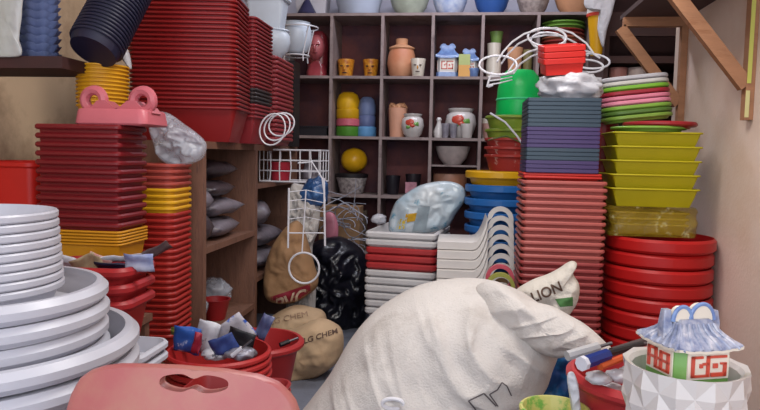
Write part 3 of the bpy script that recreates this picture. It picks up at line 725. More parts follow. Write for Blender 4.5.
o = pillow('white_sack', [(290, 188), (302, 184), (313, 190), (320, 205), (318, 230), (312, 250), (316, 290), (310, 342), (290, 342), (286, 300), (288, 240)], 4.15, .05, M['sack'], seed=11, wr=.05, ws=14, crease=.03, cs=14, K=24, n=110)
tag(o, 'crumpled white bag standing behind the white wire stand', 'bag')
o.location.z = 0
zz = max(v.co.z for v in o.data.vertices)
crumple('blue_bag', (X(314, 4.12, 195), 4.14, Z(193, 4.14, 312)), (.085, .07, .1), M['bluebag'], 'crumpled blue bag lying on top of the white bag', 'bag', seed=12, ry=.5)
o = pillow('black_bag', [(304, 250), (318, 240), (340, 236), (358, 246), (368, 262), (371, 290), (368, 318), (356, 330), (330, 333), (304, 330), (298, 300), (300, 270)], 4.52, .21, M['blackbag'], seed=13, wr=.07, ws=8, K=24, n=110)
o.location.z = 0; tag(o, 'large shiny black plastic bag full of goods beside the kraft sacks', 'bag')
o = pillow('pink_packet', [(325, 214), (333, 213), (338, 224), (337, 240), (329, 244), (325, 232)], 4.78, .03, mat('pink_film', (196, 120, 140), .4), seed=14, wr=.01)
tag(o, 'small pink package wedged above the black bag', 'package')
tag(MB().box(-.16, .16, -.09, .09, 0, .8).obj('carton', M['carton'], None, (X(340, 5.1, 300), 5.1, 0)), 'brown carton standing hidden behind the black bag', 'carton')
# wire tangle
tg = root('hanging_wire_tangle', (X(345, 4.9, 215), 4.75, .5), 'tangle of thin dark grey wire hanging above the black bag', 'wire')
rnd = random.Random(4)
for k in range(18):
    cpx, cpy = rnd.uniform(330, 362), rnd.uniform(205, 258); Yt = rnd.uniform(4.84, 4.9)
    p = at(cpx, cpy, Yt); a = rnd.uniform(.08, .2); b = rnd.uniform(.03, .1); r1, r2 = rnd.uniform(-.6, .6), rnd.uniform(-.5, .5)
    mt = Matrix.Rotation(r1, 3, 'Y') @ Matrix.Rotation(r2, 3, 'X')
    pts = [mt @ Vector((a * math.cos(t_), .05 * math.sin(t_ * 2), b * math.sin(t_))) + p - tg.location for t_ in [i * 2 * PI / 20 for i in range(15 + k % 5)]]
    MB().tube(pts, .0035, 5).obj('loop_of_wire', M['greywire'], tg)
for (a, b, c_) in (((300, 190), (340, 200), (368, 218)), ((318, 188), (345, 196), (362, 186)), ((356, 178), (355, 196), (353, 212)), ((350, 214), (356, 203), (366, 204)), ((310, 218), (345, 226), (372, 238))):
    MB().tube([at(*a, 4.86) - tg.location, at(*b, 4.88) - tg.location, at(*c_, 4.86) - tg.location], .003, 5).obj('loose_wire', M['greywire'], tg)

# kraft sacks on the floor
low = pillow('kraft_sack', [(264, 322), (290, 306), (312, 308), (325, 316), (326, 345), (320, 362), (290, 366), (262, 362), (256, 340)], 3.86, .14, M['kraft'], seed=21, wr=.02, ws=9, pw=5, crease=.008, cs=8)
low.location.z = 0; tag(low, 'tan kraft paper sack lying between the two other sacks', 'sack')
lg = pillow('kraft_sack', [(258, 340), (290, 330), (318, 319), (335, 324), (343, 334), (342, 354), (330, 368), (300, 384), (270, 392), (255, 380)], 3.45, .13, M['kraft'], seed=22, wr=.02, ws=9, pw=5, crease=.008, cs=8)
lg.location.z = 0; tag(lg, 'front tan kraft sack with dark lettering lying on the floor', 'sack')
pv = pillow('kraft_sack', [(262, 312), (258, 290), (264, 262), (278, 240), (292, 232), (300, 250), (308, 278), (312, 296), (304, 306), (285, 316)], 3.88, .12, M['kraft2'], seed=23, wr=.025, ws=9, lean=.1, pw=4, crease=.015, cs=9, cdir=(.3, .9))
pv.location.z = max(v.co.z for v in low.data.vertices) - .01
tag(pv, 'upright tan sack with a red lettered band leaning on the shelf unit', 'sack')
pv.location.y = 3.95; pv.location.x += .02
project(grid(24, 10), pv, 'red_band', [(258, 322), (312, 306), (310, 284), (258, 301)], M['inkred'], .003)
project(text_mb('PVC'), pv, 'lettering', [(276, 313), (307, 303), (306, 288), (276, 299)], M['inkcream'], .007)
project(text_mb('LG CHEM'), lg, 'lettering', [(304, 344), (338, 333), (337, 328), (304, 338)], M['inkbrown'], .004)
project(text_mb('LG CHEM', 0), low, 'lettering', [(270, 325), (308, 316), (307, 311), (270, 319)], mat('faint_print', (150, 120, 96), .8), .004)

# ------------------------------------------------------------------ left foreground
XT = -1.64
# low tables
def table(loc, w, d, h, label):
    t = root('low_table', loc, label, 'table')
    MB().box(-w / 2, w / 2, -d / 2, d / 2, h - .03, h).obj('table_top', M['wood'], t)
    for a in (-1, 1):
        for b in (-1, 1): MB().box(a * (w / 2 - .03) - .02, a * (w / 2 - .03) + .02, b * (d / 2 - .03) - .02, b * (d / 2 - .03) + .02, 0, h - .03).obj('leg', M['wood'], t)
    return t
table((X(76, 2.45, 200), 2.44, 0), .5, .3, .52, 'low wooden table carrying the dark red planter stack')
table((X(-30, 1.33, 300), 1.33, 0), .62, .5, .52, 'low wooden table under the white pots on the left')

# A: dark red planter stack with yellow ones low in it
YB_ = 2.32; xl, xr = X(33, YB_, 190), X(120, YB_, 190)
pw_, pd_ = xr - xl, .23
DR = (112, 18, 26)
dzb = 9.35 * YB_ / F * 1.02
zt_ = Z(124, YB_, 76)
z_y = Z(241, YB_, 76)
nb = 12
LW = 'the tall stack beneath the pink stool'
stack('rectangular_planter', lambda: pan(pw_, pd_, .14, .022, .02, .013, dzb * .62, seg=4), 'rectangular planter', LW, 'planter', 'dark red planters under the pink stool', (xl + xr) / 2, YB_ + pd_ / 2, zt_ - .14 - dzb * (nb - 1), nb, dzb, lambda i: (DR, 'dark red'), jit=.003)
zy = zt_ - .14 - dzb * (nb - 1)
ztop_y = zy + .14 - dzb * .9
stack('rectangular_planter', lambda: pan(pw_ + .004, pd_ + .004, .12, .022, .02, .011, .0085, seg=4), 'planter', 'the thin-rimmed group under the dark red planters', 'planter', 'ochre yellow planters under the dark red ones', (xl + xr) / 2, YB_ + pd_ / 2, ztop_y - .12 - .0118 * 4, 5, .0118, lambda i: ((196, 134, 20), 'ochre yellow'), jit=.001)
zc = ztop_y - .12 - .0118 * 4
tag(MB().box(-pw_ / 2 + .03, pw_ / 2 - .03, -.08, .08, 0, zc - .521).obj('carton', M['carton'], None, ((xl + xr) / 2, YB_ + pd_ / 2, .521)), 'plain carton under the yellow planters on the low table', 'carton')
# pink stool, upturned, on the stack
ps = root('pink_stool', ((X(70, YB_, 110) + X(143, YB_, 110)) / 2 + .0, YB_ + .12, zt_), 'small pink plastic stool with two looped feet on the dark red planters', 'stool')
PK = pl((186, 96, 106), .4)
hw = W(70, 143, YB_ + .02) / 2; hs = Z(108, YB_, 100) - zt_
MB().rings([rr(hw * .96, .1, .03, 0), rr(hw, .105, .03, .006), rr(hw * .95, .1, .03, hs * .9), rr(hw * .9, .095, .025, hs)]).obj('seat_slab', PK, ps)
for s in (-1, 1):
    cxx = s * hw * .68; r_ = hw * .29
    P = circ((cxx, -.03, hs + r_ * .85), r_ * .9, 24)
    MB().tube(P, r_ * .46, 8, True).obj('foot_loop', PK, ps)
    w_in = MB().rings([[(cxx - s * hw * .0 - r_ * 1.1, -.045, hs * .8), (cxx + r_ * 1.1, -.045, hs * .8), (cxx + r_ * 1.1, .03, hs * .8), (cxx - r_ * 1.1, .03, hs * .8)],
                       [(cxx - r_ * .8, -.045, hs + r_ * .25), (cxx + r_ * .8, -.045, hs + r_ * .25), (cxx + r_ * .8, .02, hs + r_ * .25), (cxx - r_ * .8, .02, hs + r_ * .25)]]).obj('foot_base', PK, ps)
    MB().rings([[(cxx - s * r_ * a, -.05, z), (cxx - s * r_ * (a + b), -.05, z), (cxx - s * r_ * (a + b), .02, z), (cxx - s * r_ * a, .02, z)] for a, b, z in ((-.4, 3.6, hs * .9), (.0, 2.0, hs + r_ * .25), (.5, .8, hs + r_ * .8))]).obj('foot_web', PK, ps)

# yellow pots on a carton behind, dark blue leaning stack
Yf = 2.68; xf = X(103, Yf, 90)
zf0 = 1.31
tag(MB().box(-.05, .05, -.05, .05, 0, zf0).obj('carton', M['carton'], None, (xf - .0, Yf, 0)), 'tall narrow carton behind the dark red planter stack', 'carton')
nf = 11; dzf = 4.1 * Yf / F
zft = Z(66, Yf, 103)
stack('round_pot', lambda: pan(W(80, 127, Yf), W(80, 127, Yf), .07, W(80, 127, Yf) / 2, .018, .006, .009, seg=8), 'round pot', 'the small stack behind the pink stool', 'pot', 'ochre yellow round pots behind the pink stool', xf, Yf, zft - .07 - dzf * (nf - 1), nf, dzf, lambda i: ((204, 146, 24), 'ochre yellow'))
# dark blue stack: base disc on the yellow pots
b0 = at(93, 52, 2.52); up = (at(128, -16, 2.72) - at(92, 52, 2.52)).normalized()
qv = up.to_track_quat('Z', 'Y').to_euler()
me_b = pan(.218, .218, .045, .109, .012, .006, .011, seg=8).mesh('round_pot', pl((28, 27, 50), .5))
for k in range(22):
    p = b0 + up * (k * .0172)
    o = instance('round_pot', me_b, p, 'dark navy round pot, %s of the leaning stack' % ('lowest' if k == 0 else ORD[k] + ' from the bottom'), 'pot', 'navy round pots in the leaning stack')
    o.rotation_euler = qv
# wall shelf board with things
zb = Z(56, 2.42, 40)
sh = tag(MB().box(XL + .001, X(88, 2.6, 60), 2.42, 2.72, Z(68, 2.42, 40), zb).obj('wall_shelf', M['shelfbrown']), 'dark brown wall shelf board at upper left', 'shelf')
def scallop(px, wpx, Y, n, dzp, ybot):
    r = wpx / 2 * Y / F; dz = dzp * Y / F
    prof_m = None
    for k in range(n):
        mb = MB(); loops = []
        for rad, z in ((.72, 0), (.8, .35 * dz), (.98, dz * .9), (1.02, dz * 1.12), (.9, dz * 1.15), (.7, dz * .5)):
            L = []
            for i in range(48):
                a = 2 * PI * i / 48; sc = 1 + .07 * math.cos(a * 9)
                L.append((rad * r * sc * math.cos(a), rad * r * sc * math.sin(a), z + (.12 * dz * math.cos(a * 9) if z > dz * .8 else 0)))
            loops.append(L)
        if prof_m is None: prof_m = mb.rings(loops).mesh('petal_pot', mat('greyish_blue', (104, 118, 160), .55, scale=18, rgb2=(70, 78, 118)))
        instance('petal_pot', prof_m, (X(px, Y, 30), Y, zb + k * dz * 1.0), 'grey-blue petal-edged pot, %s of the stack on wall shelf' % ('lowest' if k == 0 else ORD[k] + ' from the bottom'), 'pot', 'grey-blue petal pots on the wall shelf')
scallop(38, 42, 2.6, 9, 8.2, 50)
stack('round_pot', lambda: pan(.15, .15, .05, .075, .015, .006, .012, seg=8), 'pot', 'the stack at the far left shelf end', 'pot', 'lime green pots in a clear bag', X(-1, 2.55, 30) + .0, 2.53, zb, 12, .018, lambda i: ((126, 160, 44), 'lime green'))
o = pillow('plastic_bag', [(-14, -20), (20, -20), (22, 10), (19, 40), (22, 52), (16, 57), (-14, 57)], 2.405, .012, M['film'], seed=31, wr=.006, ws=14)
tag(o, 'milky plastic bag draped in front of the lime green pots', 'bag')
o = pillow('plastic_bag', [(126, 46), (133, 44), (140, 58), (142, 72), (136, 66), (130, 56)], 2.9, .02, M['milky'], seed=32, wr=.006, ws=14)
o.location.y = 2.8
tag(o, 'scrap of white plastic beside the navy leaning stack', 'bag')
# big red bin at far left
tag(pan(.3, .3, Z(161, 2.66, 10), .05, .03, .012, .03, th=.004).obj('red_bin', pl((196, 34, 26)), None, (X(33, 2.66, 180) - .152, 2.82, 0)), 'bright red tall plastic bin behind the white pots', 'bin')

# C: orange red stack, square with a corner towards the camera
YO = 2.69
ow, od = .22, .25
def c3(i): return ((214, 158, 26), 'yellow') if 4 <= i <= 7 and True else (((164, 68, 58), 'salmon') if i < 4 else ((164, 40, 34), 'orange red'))
dzo = 6.4 * YO / F * 1.02
no = 29; zo = Z(164, YO, 170)
stack('square_pot', lambda: pan(ow, od, .13, .045, .02, .009, dzo * .62, seg=5), 'square pot', 'the stack under the clear bag', 'pot', 'square pots in the orange red stack', X(168, YO, 200) - ow / 2 + .02, YO + .12, zo - .13 - dzo * (no - 1), no, dzo, c3, rz=R(3), jit=.002)
zc = zo - .13 - dzo * (no - 1)
tag(MB().box(-.1, .1, -.09, .09, 0, zc).obj('carton', M['carton'], None, (X(168, YO, 200) - ow / 2 + .02, YO + .12, 0)), 'carton under the orange red square pot stack', 'carton')
o = pillow('clear_bag', [(133, 112), (150, 110), (168, 122), (186, 136), (192, 146), (186, 160), (164, 166), (147, 162), (136, 140)], 2.66, .07, M['clear'], seed=33, wr=.05, ws=14)
o.location.y = 2.82; tag(o, 'crumpled clear plastic bag on the orange red square pots', 'bag')

# D: planters with packets, nearer
YK = 2.0
kw, kd = .34, .27
kx = X(121, YK, 290) - kw / 2 + .01
def kp(): return pan(kw, kd, .17, .06, .035, .02, .035, th=.003, seg=7)
kz = .521
KR = (160, 34, 38)
zk_top = Z(270, YK, 110)
zs_ = [zk_top - .17, zk_top - .17 - .055, zk_top - .17 - .11]
tag(MB().box(-.1, .1, -.08, .08, 0, zs_[2] - .001).obj('carton', M['carton'], None, (kx, YK + kd / 2, 0)), 'carton on the floor beneath the thick-rimmed red planters', 'carton')
for z, w_ in zip(zs_, ('topmost, filled with packets', 'middle one', 'lowest one')):
    instance('deep_planter', kp().mesh('deep_planter', pl(KR)), (kx, YK + kd / 2, z), 'thick-rimmed red planter behind the white pots, ' + w_, 'planter', 'thick-rimmed red planters', R(2))
def sachet(px, py, Y, w, h, m, rx, ry, rz, label, group, cat='packet', seed=1, zoff=0):
    p = at(px, py, Y); mb = MB(); n = 8; vs = []; fs = []
    for s in (1, -1):
        for j in range(n + 1):
            for i in range(n + 1):
                u, v = i / n * 2 - 1, j / n * 2 - 1
                b = .006 * ((1 - u ** 4) * (1 - v ** 4)); q = Vector((u * 1.5, v * 1.5, seed * 2.1))
                vs.append((u * w / 2, s * (b + .0006) + noise.noise(q) * .012, v * h / 2))
    st = (n + 1) ** 2
    for j in range(n):
        for i in range(n):
            a = j * (n + 1) + i; fs.append((a, a + 1, a + n + 2, a + n + 1)); fs.append((st + a, st + a + n + 1, st + a + n + 2, st + a + 1))
    for i in range(n):
        for a, b in ((i, i + 1), (n * (n + 1) + i, n * (n + 1) + i + 1), (i * (n + 1), (i + 1) * (n + 1)), (i * (n + 1) + n, (i + 1) * (n + 1) + n)): fs.append((a, b, st + b, st + a))
    mb.v = vs; mb.f = fs
    o = mb.obj('seed_packet' if cat == 'packet' else 'sachet', m, None, (p.x, Y, p.z + zoff), 180); o.rotation_euler = (rx, ry, rz)
    return tag(o, label, cat, group)
gk = 'packets in the red planter'
for a in ((72, 265, 2.12, .1, .07, M['packw'], .7, .3, .4, 'grey printed packet at left end of the red planter', 1),
          (87, 264, 2.1, .1, .07, mat('tan_packet', (196, 178, 140), .5, scale=14, rgb2=(120, 96, 80)), .6, -.4, .0, 'pale tan packet in the red planter', 2),
          (98, 264, 2.14, .08, .08, mat('red_packet', (166, 50, 60), .5, scale=20, rgb2=(206, 190, 180)), .5, .5, .3, 'red and white packet in the red planter', 3),
          (116, 260, 2.15, .2, .06, M['cloth'], 1.1, -.15, .1, 'long white wrapper lying across the red planter', 4),
          (118, 268, 2.12, .15, .06, mat('navy_packet', (34, 36, 62), .4, scale=20), .9, .1, .2, 'dark navy wrapper in the red planter', 5),
          (139, 263, 2.08, .1, .065, mat('blue_label_packet', (206, 210, 222), .4, scale=8, rgb2=(60, 84, 160)), .3, .0, .1, 'white packet with blue print at right end of the planter', 6),
          (152, 254, 2.18, .14, .05, mat('brown_wrapper', (78, 58, 60), .4, scale=20), .9, -.5, .2, 'dark brown wrapper sticking out over the planter rim', 7)):
    sachet(*a[:10], gk, seed=a[10])

# white pots, near left
YW = 1.33
xw = X(-30, YW, 300)
rW = [95, 142, 176]
WH = (184, 184, 194)
zW = Z(212, YW, 20)
dzw = 9.8 * YW / F
def wp_(): return pan(2 * rW[0] * YW / F, 2 * rW[0] * YW / F, .05, rW[0] * YW / F, .02, .005, dzw * .93, th=.0015, seg=24, c=.004)
dzw = 9.8 * YW / F
n_w = 9
hW0 = .05
zW0 = zW - hW0 - dzw * (n_w - 1)
for k in range(n_w):
    instance('round_pot', None or (wpm if k else (wpm := wp_().mesh('round_pot', pl(WH, .35)))), (xw - .0016 * k, YW, zW0 + k * dzw + 0), 'white round pot, %s of the stack on the white saucers' % (ORD[n_w - 1 - k] + (' from the top' if k < n_w - 1 else '')), 'pot', 'white round pots nested near the left edge')
# saucers under it
zS = zW0 - .02
dzs = .0432
smk = pan(2 * rW[1] * YW / F, 2 * rW[1] * YW / F, .06, rW[1] * YW / F, .03, .024, .041, th=.003, seg=24, c=.013).mesh('round_saucer', pl(WH, .35))
zS_top = Z(291, YW, 100) - .06
for k in range(4):
    instance('round_saucer', smk, (xw + .003 * (k % 2), YW, zS_top - k * dzs), 'thick white saucer under the white pots, %s of four' % (ORD[k] if k < 3 else 'lowest'), 'saucer', 'thick white saucers near the left edge')
zWlow = zS_top - 3 * dzs
# what carries the pots inside the top saucer
bigm = pan(2 * rW[2] * YW / F, 2 * rW[2] * YW / F, .085, rW[2] * YW / F, .03, .03, .044, th=.003, seg=26, c=.014).mesh('round_saucer', pl(WH, .35))
zbig = Z(343, YW, 140) - .085
for k, s in enumerate(('largest white saucer, with the smaller ones standing inside it', 'largest white saucer, directly beneath its twin on the low table')):
    instance('round_saucer', bigm, (xw, YW, zbig - k * .052), s, 'saucer', 'largest white saucers')
print('zW0', zW0, 'zS_top', zS_top, 'zWlow', zWlow, 'zbig', zbig)
tag(MB().lathe([(.19, 0), (.2, max(.02, zbig - .052 - .521)), (.18, max(.02, zbig - .052 - .521))], 32).obj('upturned_pot', pl(WH), None, (xw, YW, .521)), 'white upturned pot beneath the largest saucers', 'pot')
# white trays right of it
YV = 1.8; zpl = .50
tag(MB().box(-.07, .07, -.09, .09, 0, zpl - .002).obj('carton', M['carton'], None, (X(168, YV + .2, 350) - .1, YV + .12, 0)), 'carton standing under the white oblong planters', 'carton')
for k in range(2):
    if k == 0: vm = pan(.2, .24, .05, .05, .012, .012, .026, th=.002, seg=6).mesh('white_planter', pl((196, 198, 210)))
    instance('white_planter', vm, (X(168, YV + .2, 350) - .1, YV + .12, zpl + (1 - k) * .036), 'white oblong planter %s, between the saucers and the tool tub' % ('on top', 'at the bottom')[k], 'planter', 'white oblong planters')

# front chair
YCh = 1.02
chx = X(187, YCh, 380); CP = pl((168, 94, 94), .36, dirt=(160, 116, 98), dscale=5, dlo=.42, dhi=.72)
ch = root('plastic_chair', (chx, YCh, 0), 'pink plastic chair with a slotted backrest in the foreground', 'chair')
ztopc = Z(361, YCh, 187); hwc = W(65, 308, YCh) / 2
zbot = .44
# backrest: rounded plate with slot, made as a grid of columns bent slightly
def backrest():
    nx, nz = 48, 40; th = .014
    def inside_slot(x, z):
        cz_ = ztopc - .030 - .0; dx = x - (X(198, YCh, 375) - chx)
        if abs(dx) > .052: return False
        half = .0115 * (1 - (abs(dx) / .052) ** 4) * (1 - .45 * math.exp(-(dx / .012) ** 2))
        return abs(z - (ztopc - .021 - .004 * (0))) < half
    return None
P = []
for (x, z) in ((-1.0, .0), (-1.0, .5), (-.99, .74), (-.95, .84), (-.87, .91), (-.75, .955), (-.5, .985), (-.2, .997), (0, 1), (.35, .993), (.62, .97), (.78, .935), (.9, .87), (.975, .77), (1, .6), (1, 0)):
    P.append(Vector((x * hwc, z * .36 + (ztopc - .36))))
sc0 = Vector((X(203, YCh, 367) - chx, Z(375, YCh, 198)))
slot = []
sw, shh = W(165, 232, YCh) / 2, 9.4 * YCh / F
for i in range(64):
    a = 2 * PI * i / 64; u = math.cos(a); v = math.sin(a)
    pin = 1 - .5 * math.exp(-(u / .22) ** 2)
    slot.append(sc0 + Vector((u * sw, math.copysign(abs(v) ** .75, v) * shh * pin)))
outer = []
# resample the outline radially round the slot centre
for i in range(64):
    a = 2 * PI * i / 64; d = Vector((math.cos(a), math.sin(a) * .6)).normalized(); best = None
    Q = P
    for p, q in zip(Q, Q[1:] + Q[:1]):
        e_ = q - p; den = d.x * e_.y - d.y * e_.x
        if abs(den) < 1e-9: continue
        w__ = p - sc0; t_ = (w__.x * e_.y - w__.y * e_.x) / den; s_ = (w__.x * d.y - w__.y * d.x) / den
        if t_ > 0 and -1e-6 <= s_ <= 1 + 1e-6 and (best is None or t_ < best): best = t_
    outer.append(sc0 + d * best)
def bend(p, y): return (p.x, y + .14 * (1 - (p.x / hwc) ** 2) * -.25 + .28 * (p.y - zbot) - 0.28 * (ztopc - zbot), p.y)
loops = []
Kr = 10
def shr(p, e_):
    c_ = Vector((0, ztopc - .2)); d = (p - c_); return c_ + d * (1 - e_ / max(d.length, .01))
front = [[bend(slot[i].lerp(outer[i], k / Kr), -.0) for i in range(64)] for k in range(Kr)] + [[bend(shr(outer[i], .004), 0) for i in range(64)]]
edge = [[bend(outer[i], .006) for i in range(64)], [bend(outer[i], .016) for i in range(64)]]
back = [[bend(slot[i].lerp(shr(outer[i], .004), k / Kr), .02) for i in range(64)] for k in range(Kr, -1, -1)]
MB().rings(front + edge + back, close=True).obj('backrest', CP, ch, sharp=50)
MB().rings([rr(hwc * .97, .2, .06, zbot - .03), rr(hwc, .205, .06, zbot - .02), rr(hwc, .205, .06, zbot), rr(hwc * .96, .19, .06, zbot + .004)]).obj('seat', CP, ch, (0, .1, 0))
for a in (-1, 1):
    for b in (-1, 1):
        x_, y_ = a * (hwc - .03), .1 + b * .17
        MB().rings([[(x_ * k + dx, .1 + (y_ - .1) * k + dy, z) for dx, dy in ((-.02, -.02), (.02, -.02), (.02, .02), (-.02, .02))] for k, z in ((1.12, 0), (1, zbot - .03))]).obj('leg', CP, ch)
# red trays on the chair seat, seen through the slot
zt2 = Z(372, YCh + .25, 190)
n2 = 24; dz2 = (zt2 - .012 - zbot - .012) / n2
stack('small_tray', lambda: pan(.2, .16, .03, .03, .01, .005, dz2 * .6, seg=4), 'tray', 'the pile on the chair seat', 'tray', 'small red trays on the chair seat', .0 + chx + .02, YCh + .17, zbot + .0055, n2, dz2, lambda i: ((140, 30, 32), 'small red'))

# tub with packets/tools, second tub
YG = 2.25
xg = X(219, YG, 345); rg = W(168, 270, YG) / 2
TR = (172, 40, 40)
zg = Z(349, YG, 219)
tubm = pan(2 * rg, 2 * rg, .17, rg, .045, .012, .022, th=.0015, seg=10).mesh('round_tub', pl(TR))
for k in range(4):
    instance('round_tub', tubm, (xg + .0012 * k, YG, zg - .17 - .026 * k), 'red round tub behind the pink chair, %s' % ('topmost and filled with blue packets', 'second from the top', 'third from the top', 'lowest of four')[k], 'tub', 'red tubs stacked behind the pink chair')
zc = zg - .17 - .026 * 3
tag(MB().box(-.1, .1, -.1, .1, 0, zc).obj('carton', M['carton'], None, (xg, YG, 0)), 'carton under the red tubs behind the pink chair', 'carton')
gk = 'packets in the round red tub'
for a in ((187, 340, 2.24, .1, .1, M['packb'], .1, .12, .0, 'bright blue and white packet at left side of the red tub', 11),
          (197, 343, 2.18, .03, .08, mat('crimson_card', (160, 36, 60), .5), .1, .25, .0, 'narrow crimson card in the red tub', 12),
          (206, 338, 2.25, .08, .13, M['packw'], .1, .3, .1, 'white printed packet leaning in the red tub', 13),
          (232, 334, 2.28, .15, .11, M['paper'], .25, -.62, .0, 'large white and blue sheet standing in the red tub', 14),
          (224, 345, 2.18, .09, .07, mat('blue_sheet', (60, 84, 150), .4, scale=20, rgb2=(30, 40, 90)), .3, -.4, .1, 'blue packet in middle of the red tub', 15),
          (241, 339, 2.24, .1, .07, M['black'], .3, .3, .0, 'black wrapper behind the silvery tools in the red tub', 16),
          (264, 327, 2.3, .045, .1, mat('grey_blue_card', (90, 96, 130), .4, scale=12, rgb2=(44, 48, 90)), .1, .45, .0, 'grey blue card standing upright at the tub edge', 17),
          (185, 333, 2.3, .11, .03, mat('olive_film', (120, 130, 60), .4), .1, .1, .0, 'thin olive film strip behind the bright blue packet', 18)):
    sachet(*a[:10], gk, seed=a[10])
def trowel(a, b, Y, label, mcol, r=.007, group=None, tip=True, Y2=None):
    A, B = at(*a, Y), at(*b, Y2 or Y); t = root('hand_tool', tuple(A), label, 'tool', group)
    d = B - A
    MB().tube([(0, 0, 0), tuple(d * .5)], r, 8).obj('handle', mcol, t)
    MB().tube([tuple(d * .48), tuple(d)], r * .5, 6).obj('shaft', M['steel'], t)
    return t
trowel((232, 356), (252, 340), 2.15, 'silvery garden tool with pale handle lying in the red tub', M['cloth'], .008)
crumple('silver_wrapper', P3(240, 353, 2.2), (.06, .05, .022), mat('foil', (150, 148, 160), .3, metal=.4, bump=.6, bscale=40), 'crumpled silvery wrapper in front part of the red tub', 'wrapper', seed=7, sub=3)
crumple('silver_wrapper', P3(216, 354, 2.22), (.05, .05, .02), M['packw'], 'crumpled grey wrapper beneath the white printed packet', 'wrapper', seed=9, sub=3)
YH = 2.66
rh = .2; xh = X(303, YH, 350) - rh
zh = Z(341, YH, 290)
tag(pan(2 * rh, 2 * rh, .26, rh, .05, .02, .03, th=.004, seg=12).obj('round_tub', pl((168, 44, 46)), None, (xh, YH, zh - .26)), 'wide-rimmed red tub standing behind the filled one, before the kraft sacks', 'tub')
tag(MB().box(-.12, .12, -.12, .12, 0, zh - .26).obj('carton', M['carton'], None, (xh, YH, 0)), 'carton under the wide-rimmed red tub', 'carton')
crumple('blue_wrapper', (xh + .07, YH - .06, zh - .09), (.05, .06, .035), M['packb'], 'crumpled blue and white wrapper in the wide-rimmed tub', 'wrapper', seed=4, sub=3)
trowel((280, 345), (298, 338), 2.62, 'black rod lying across the wide-rimmed red tub', M['black'], .01, Y2=2.68)

# ------------------------------------------------------------------ centre
# white and red trays
YT = 3.9
tw, td = .44, .62
xt = X(403, YT, 237)
zt3 = Z(233, YT, 403)
dzt = 7.9 * YT / F
pal = root('wooden_pallet', (xt + .1, YT + .3, 0), 'grey wooden pallet beneath the white and red trays', 'pallet')
nt_ = 11
zbt = zt3 - .075 - dzt * (nt_ - 1)
for k in range(5): MB().box(-.3, .3, -.32 + k * .14, -.24 + k * .14, zbt - .03, zbt - .002).obj('slat', M['woodedge'], pal)
for k in (-1, 0, 1): MB().box(k * .25 - .03, k * .25 + .03, -.32, .32, 0, zbt - .03).obj('runner', M['woodedge'], pal)
stack('oblong_tray', lambda: pan(tw, td, .075, .035, .018, .016, dzt * .86, th=.002, seg=5), 'oblong tray', 'the pile holding the bagged pouches', 'tray', 'white and red oblong trays', xt + .02, YT + td / 2, zbt, nt_, dzt, lambda i: ((176, 50, 52), 'red') if 2 <= i <= 4 else ((206, 202, 202), 'white'), rz=R(-7), jit=.003)
# bagged pouches standing in the top tray
t = root('pouch_bundle', (X(420, YT + .3, 220), YT + .3, zt3 - .06), 'clear bundle of pale blue printed pouches lying in the top white tray', 'bundle')
o = pillow('pouch', [(390, 232), (394, 205), (408, 192), (424, 184), (446, 181), (462, 186), (466, 198), (456, 214), (446, 228), (420, 234)], YT + .3, .085, mat('pale_blue_pouch', (150, 172, 186), .25, scale=5, rgb2=(196, 202, 206), bump=.6, bscale=18, dirt=(64, 132, 160), dscale=9, dlo=.56, dhi=.64), None, seed=41, wr=.025, ws=11)
bpy.context.view_layer.update()
def reparent(o, p):
    bpy.context.view_layer.update(); o.location = Vector(o.location) - Vector(p.location); o.parent = p
reparent(o, t)
bpy.context.view_layer.update()
for nm, q, m in (('front_label', [(393, 232), (405, 232), (409, 209), (398, 211)], mat('label_pale', (176, 190, 200), .4)),
                 ('yellow_print', [(396, 229), (404, 229), (407, 219), (399, 219)], pl((206, 180, 60))), ('yellow_print', [(404, 223), (415, 221), (417, 213), (406, 214)], pl((206, 160, 40))),
                 ('white_print', [(412, 232), (426, 230), (430, 206), (418, 208)], mat('label_grey', (150, 164, 172), .4))):
    project(grid(8, 8), o, nm, q, m, .006)
crumple('plastic_bag', P3(379, 219, YT + .42), (.05, .07, .035), M['milky'], 'small white crumpled bag at left rear of the top tray', 'bag', seed=6, sub=3)

# white scoop seats with arched backs
YS = 3.5
x0, x1, xe = X(437, YS, 260), X(484, YS, 260), X(515, YS, 250)
seatz = Z(241, YS, 440)
dzc = 9.0 * YS / F
wS = x1 - x0; hoopw = (xe - x1)
def seat_mb():
    mb = MB(); P = []
    for i in range(15):
        f = i / 14; x = f * (wS + .012); z = .0 + (max(0, (f - .7) / .3) ** 2.4) * .13
        P.append((x, z))
    th = dzc * .93
    loops = []
    for y, dz_ in ((0, 0), (0.012, .012), (.3, .012), (.32, 0)):
        pass
    vs = []; fs = []
    n = len(P)
    for y in (0, .004, .33, .334):
        e_ = .003 if y in (0, .334) else 0
        vs += [(x, y, z - e_) for x, z in P]
        vs += [(x, y, z - th + e_) for x, z in reversed(P)]
    m_ = 2 * n
    for j in range(3):
        for i in range(m_):
            k = (i + 1) % m_; fs.append((j * m_ + i, j * m_ + k, (j + 1) * m_ + k, (j + 1) * m_ + i))
    fs.append(tuple(range(m_))); fs.append(tuple(3 * m_ + i for i in reversed(range(m_))))
    mb.v = vs; mb.f = fs; return mb
hz = Z(209, YS, 500) - seatz
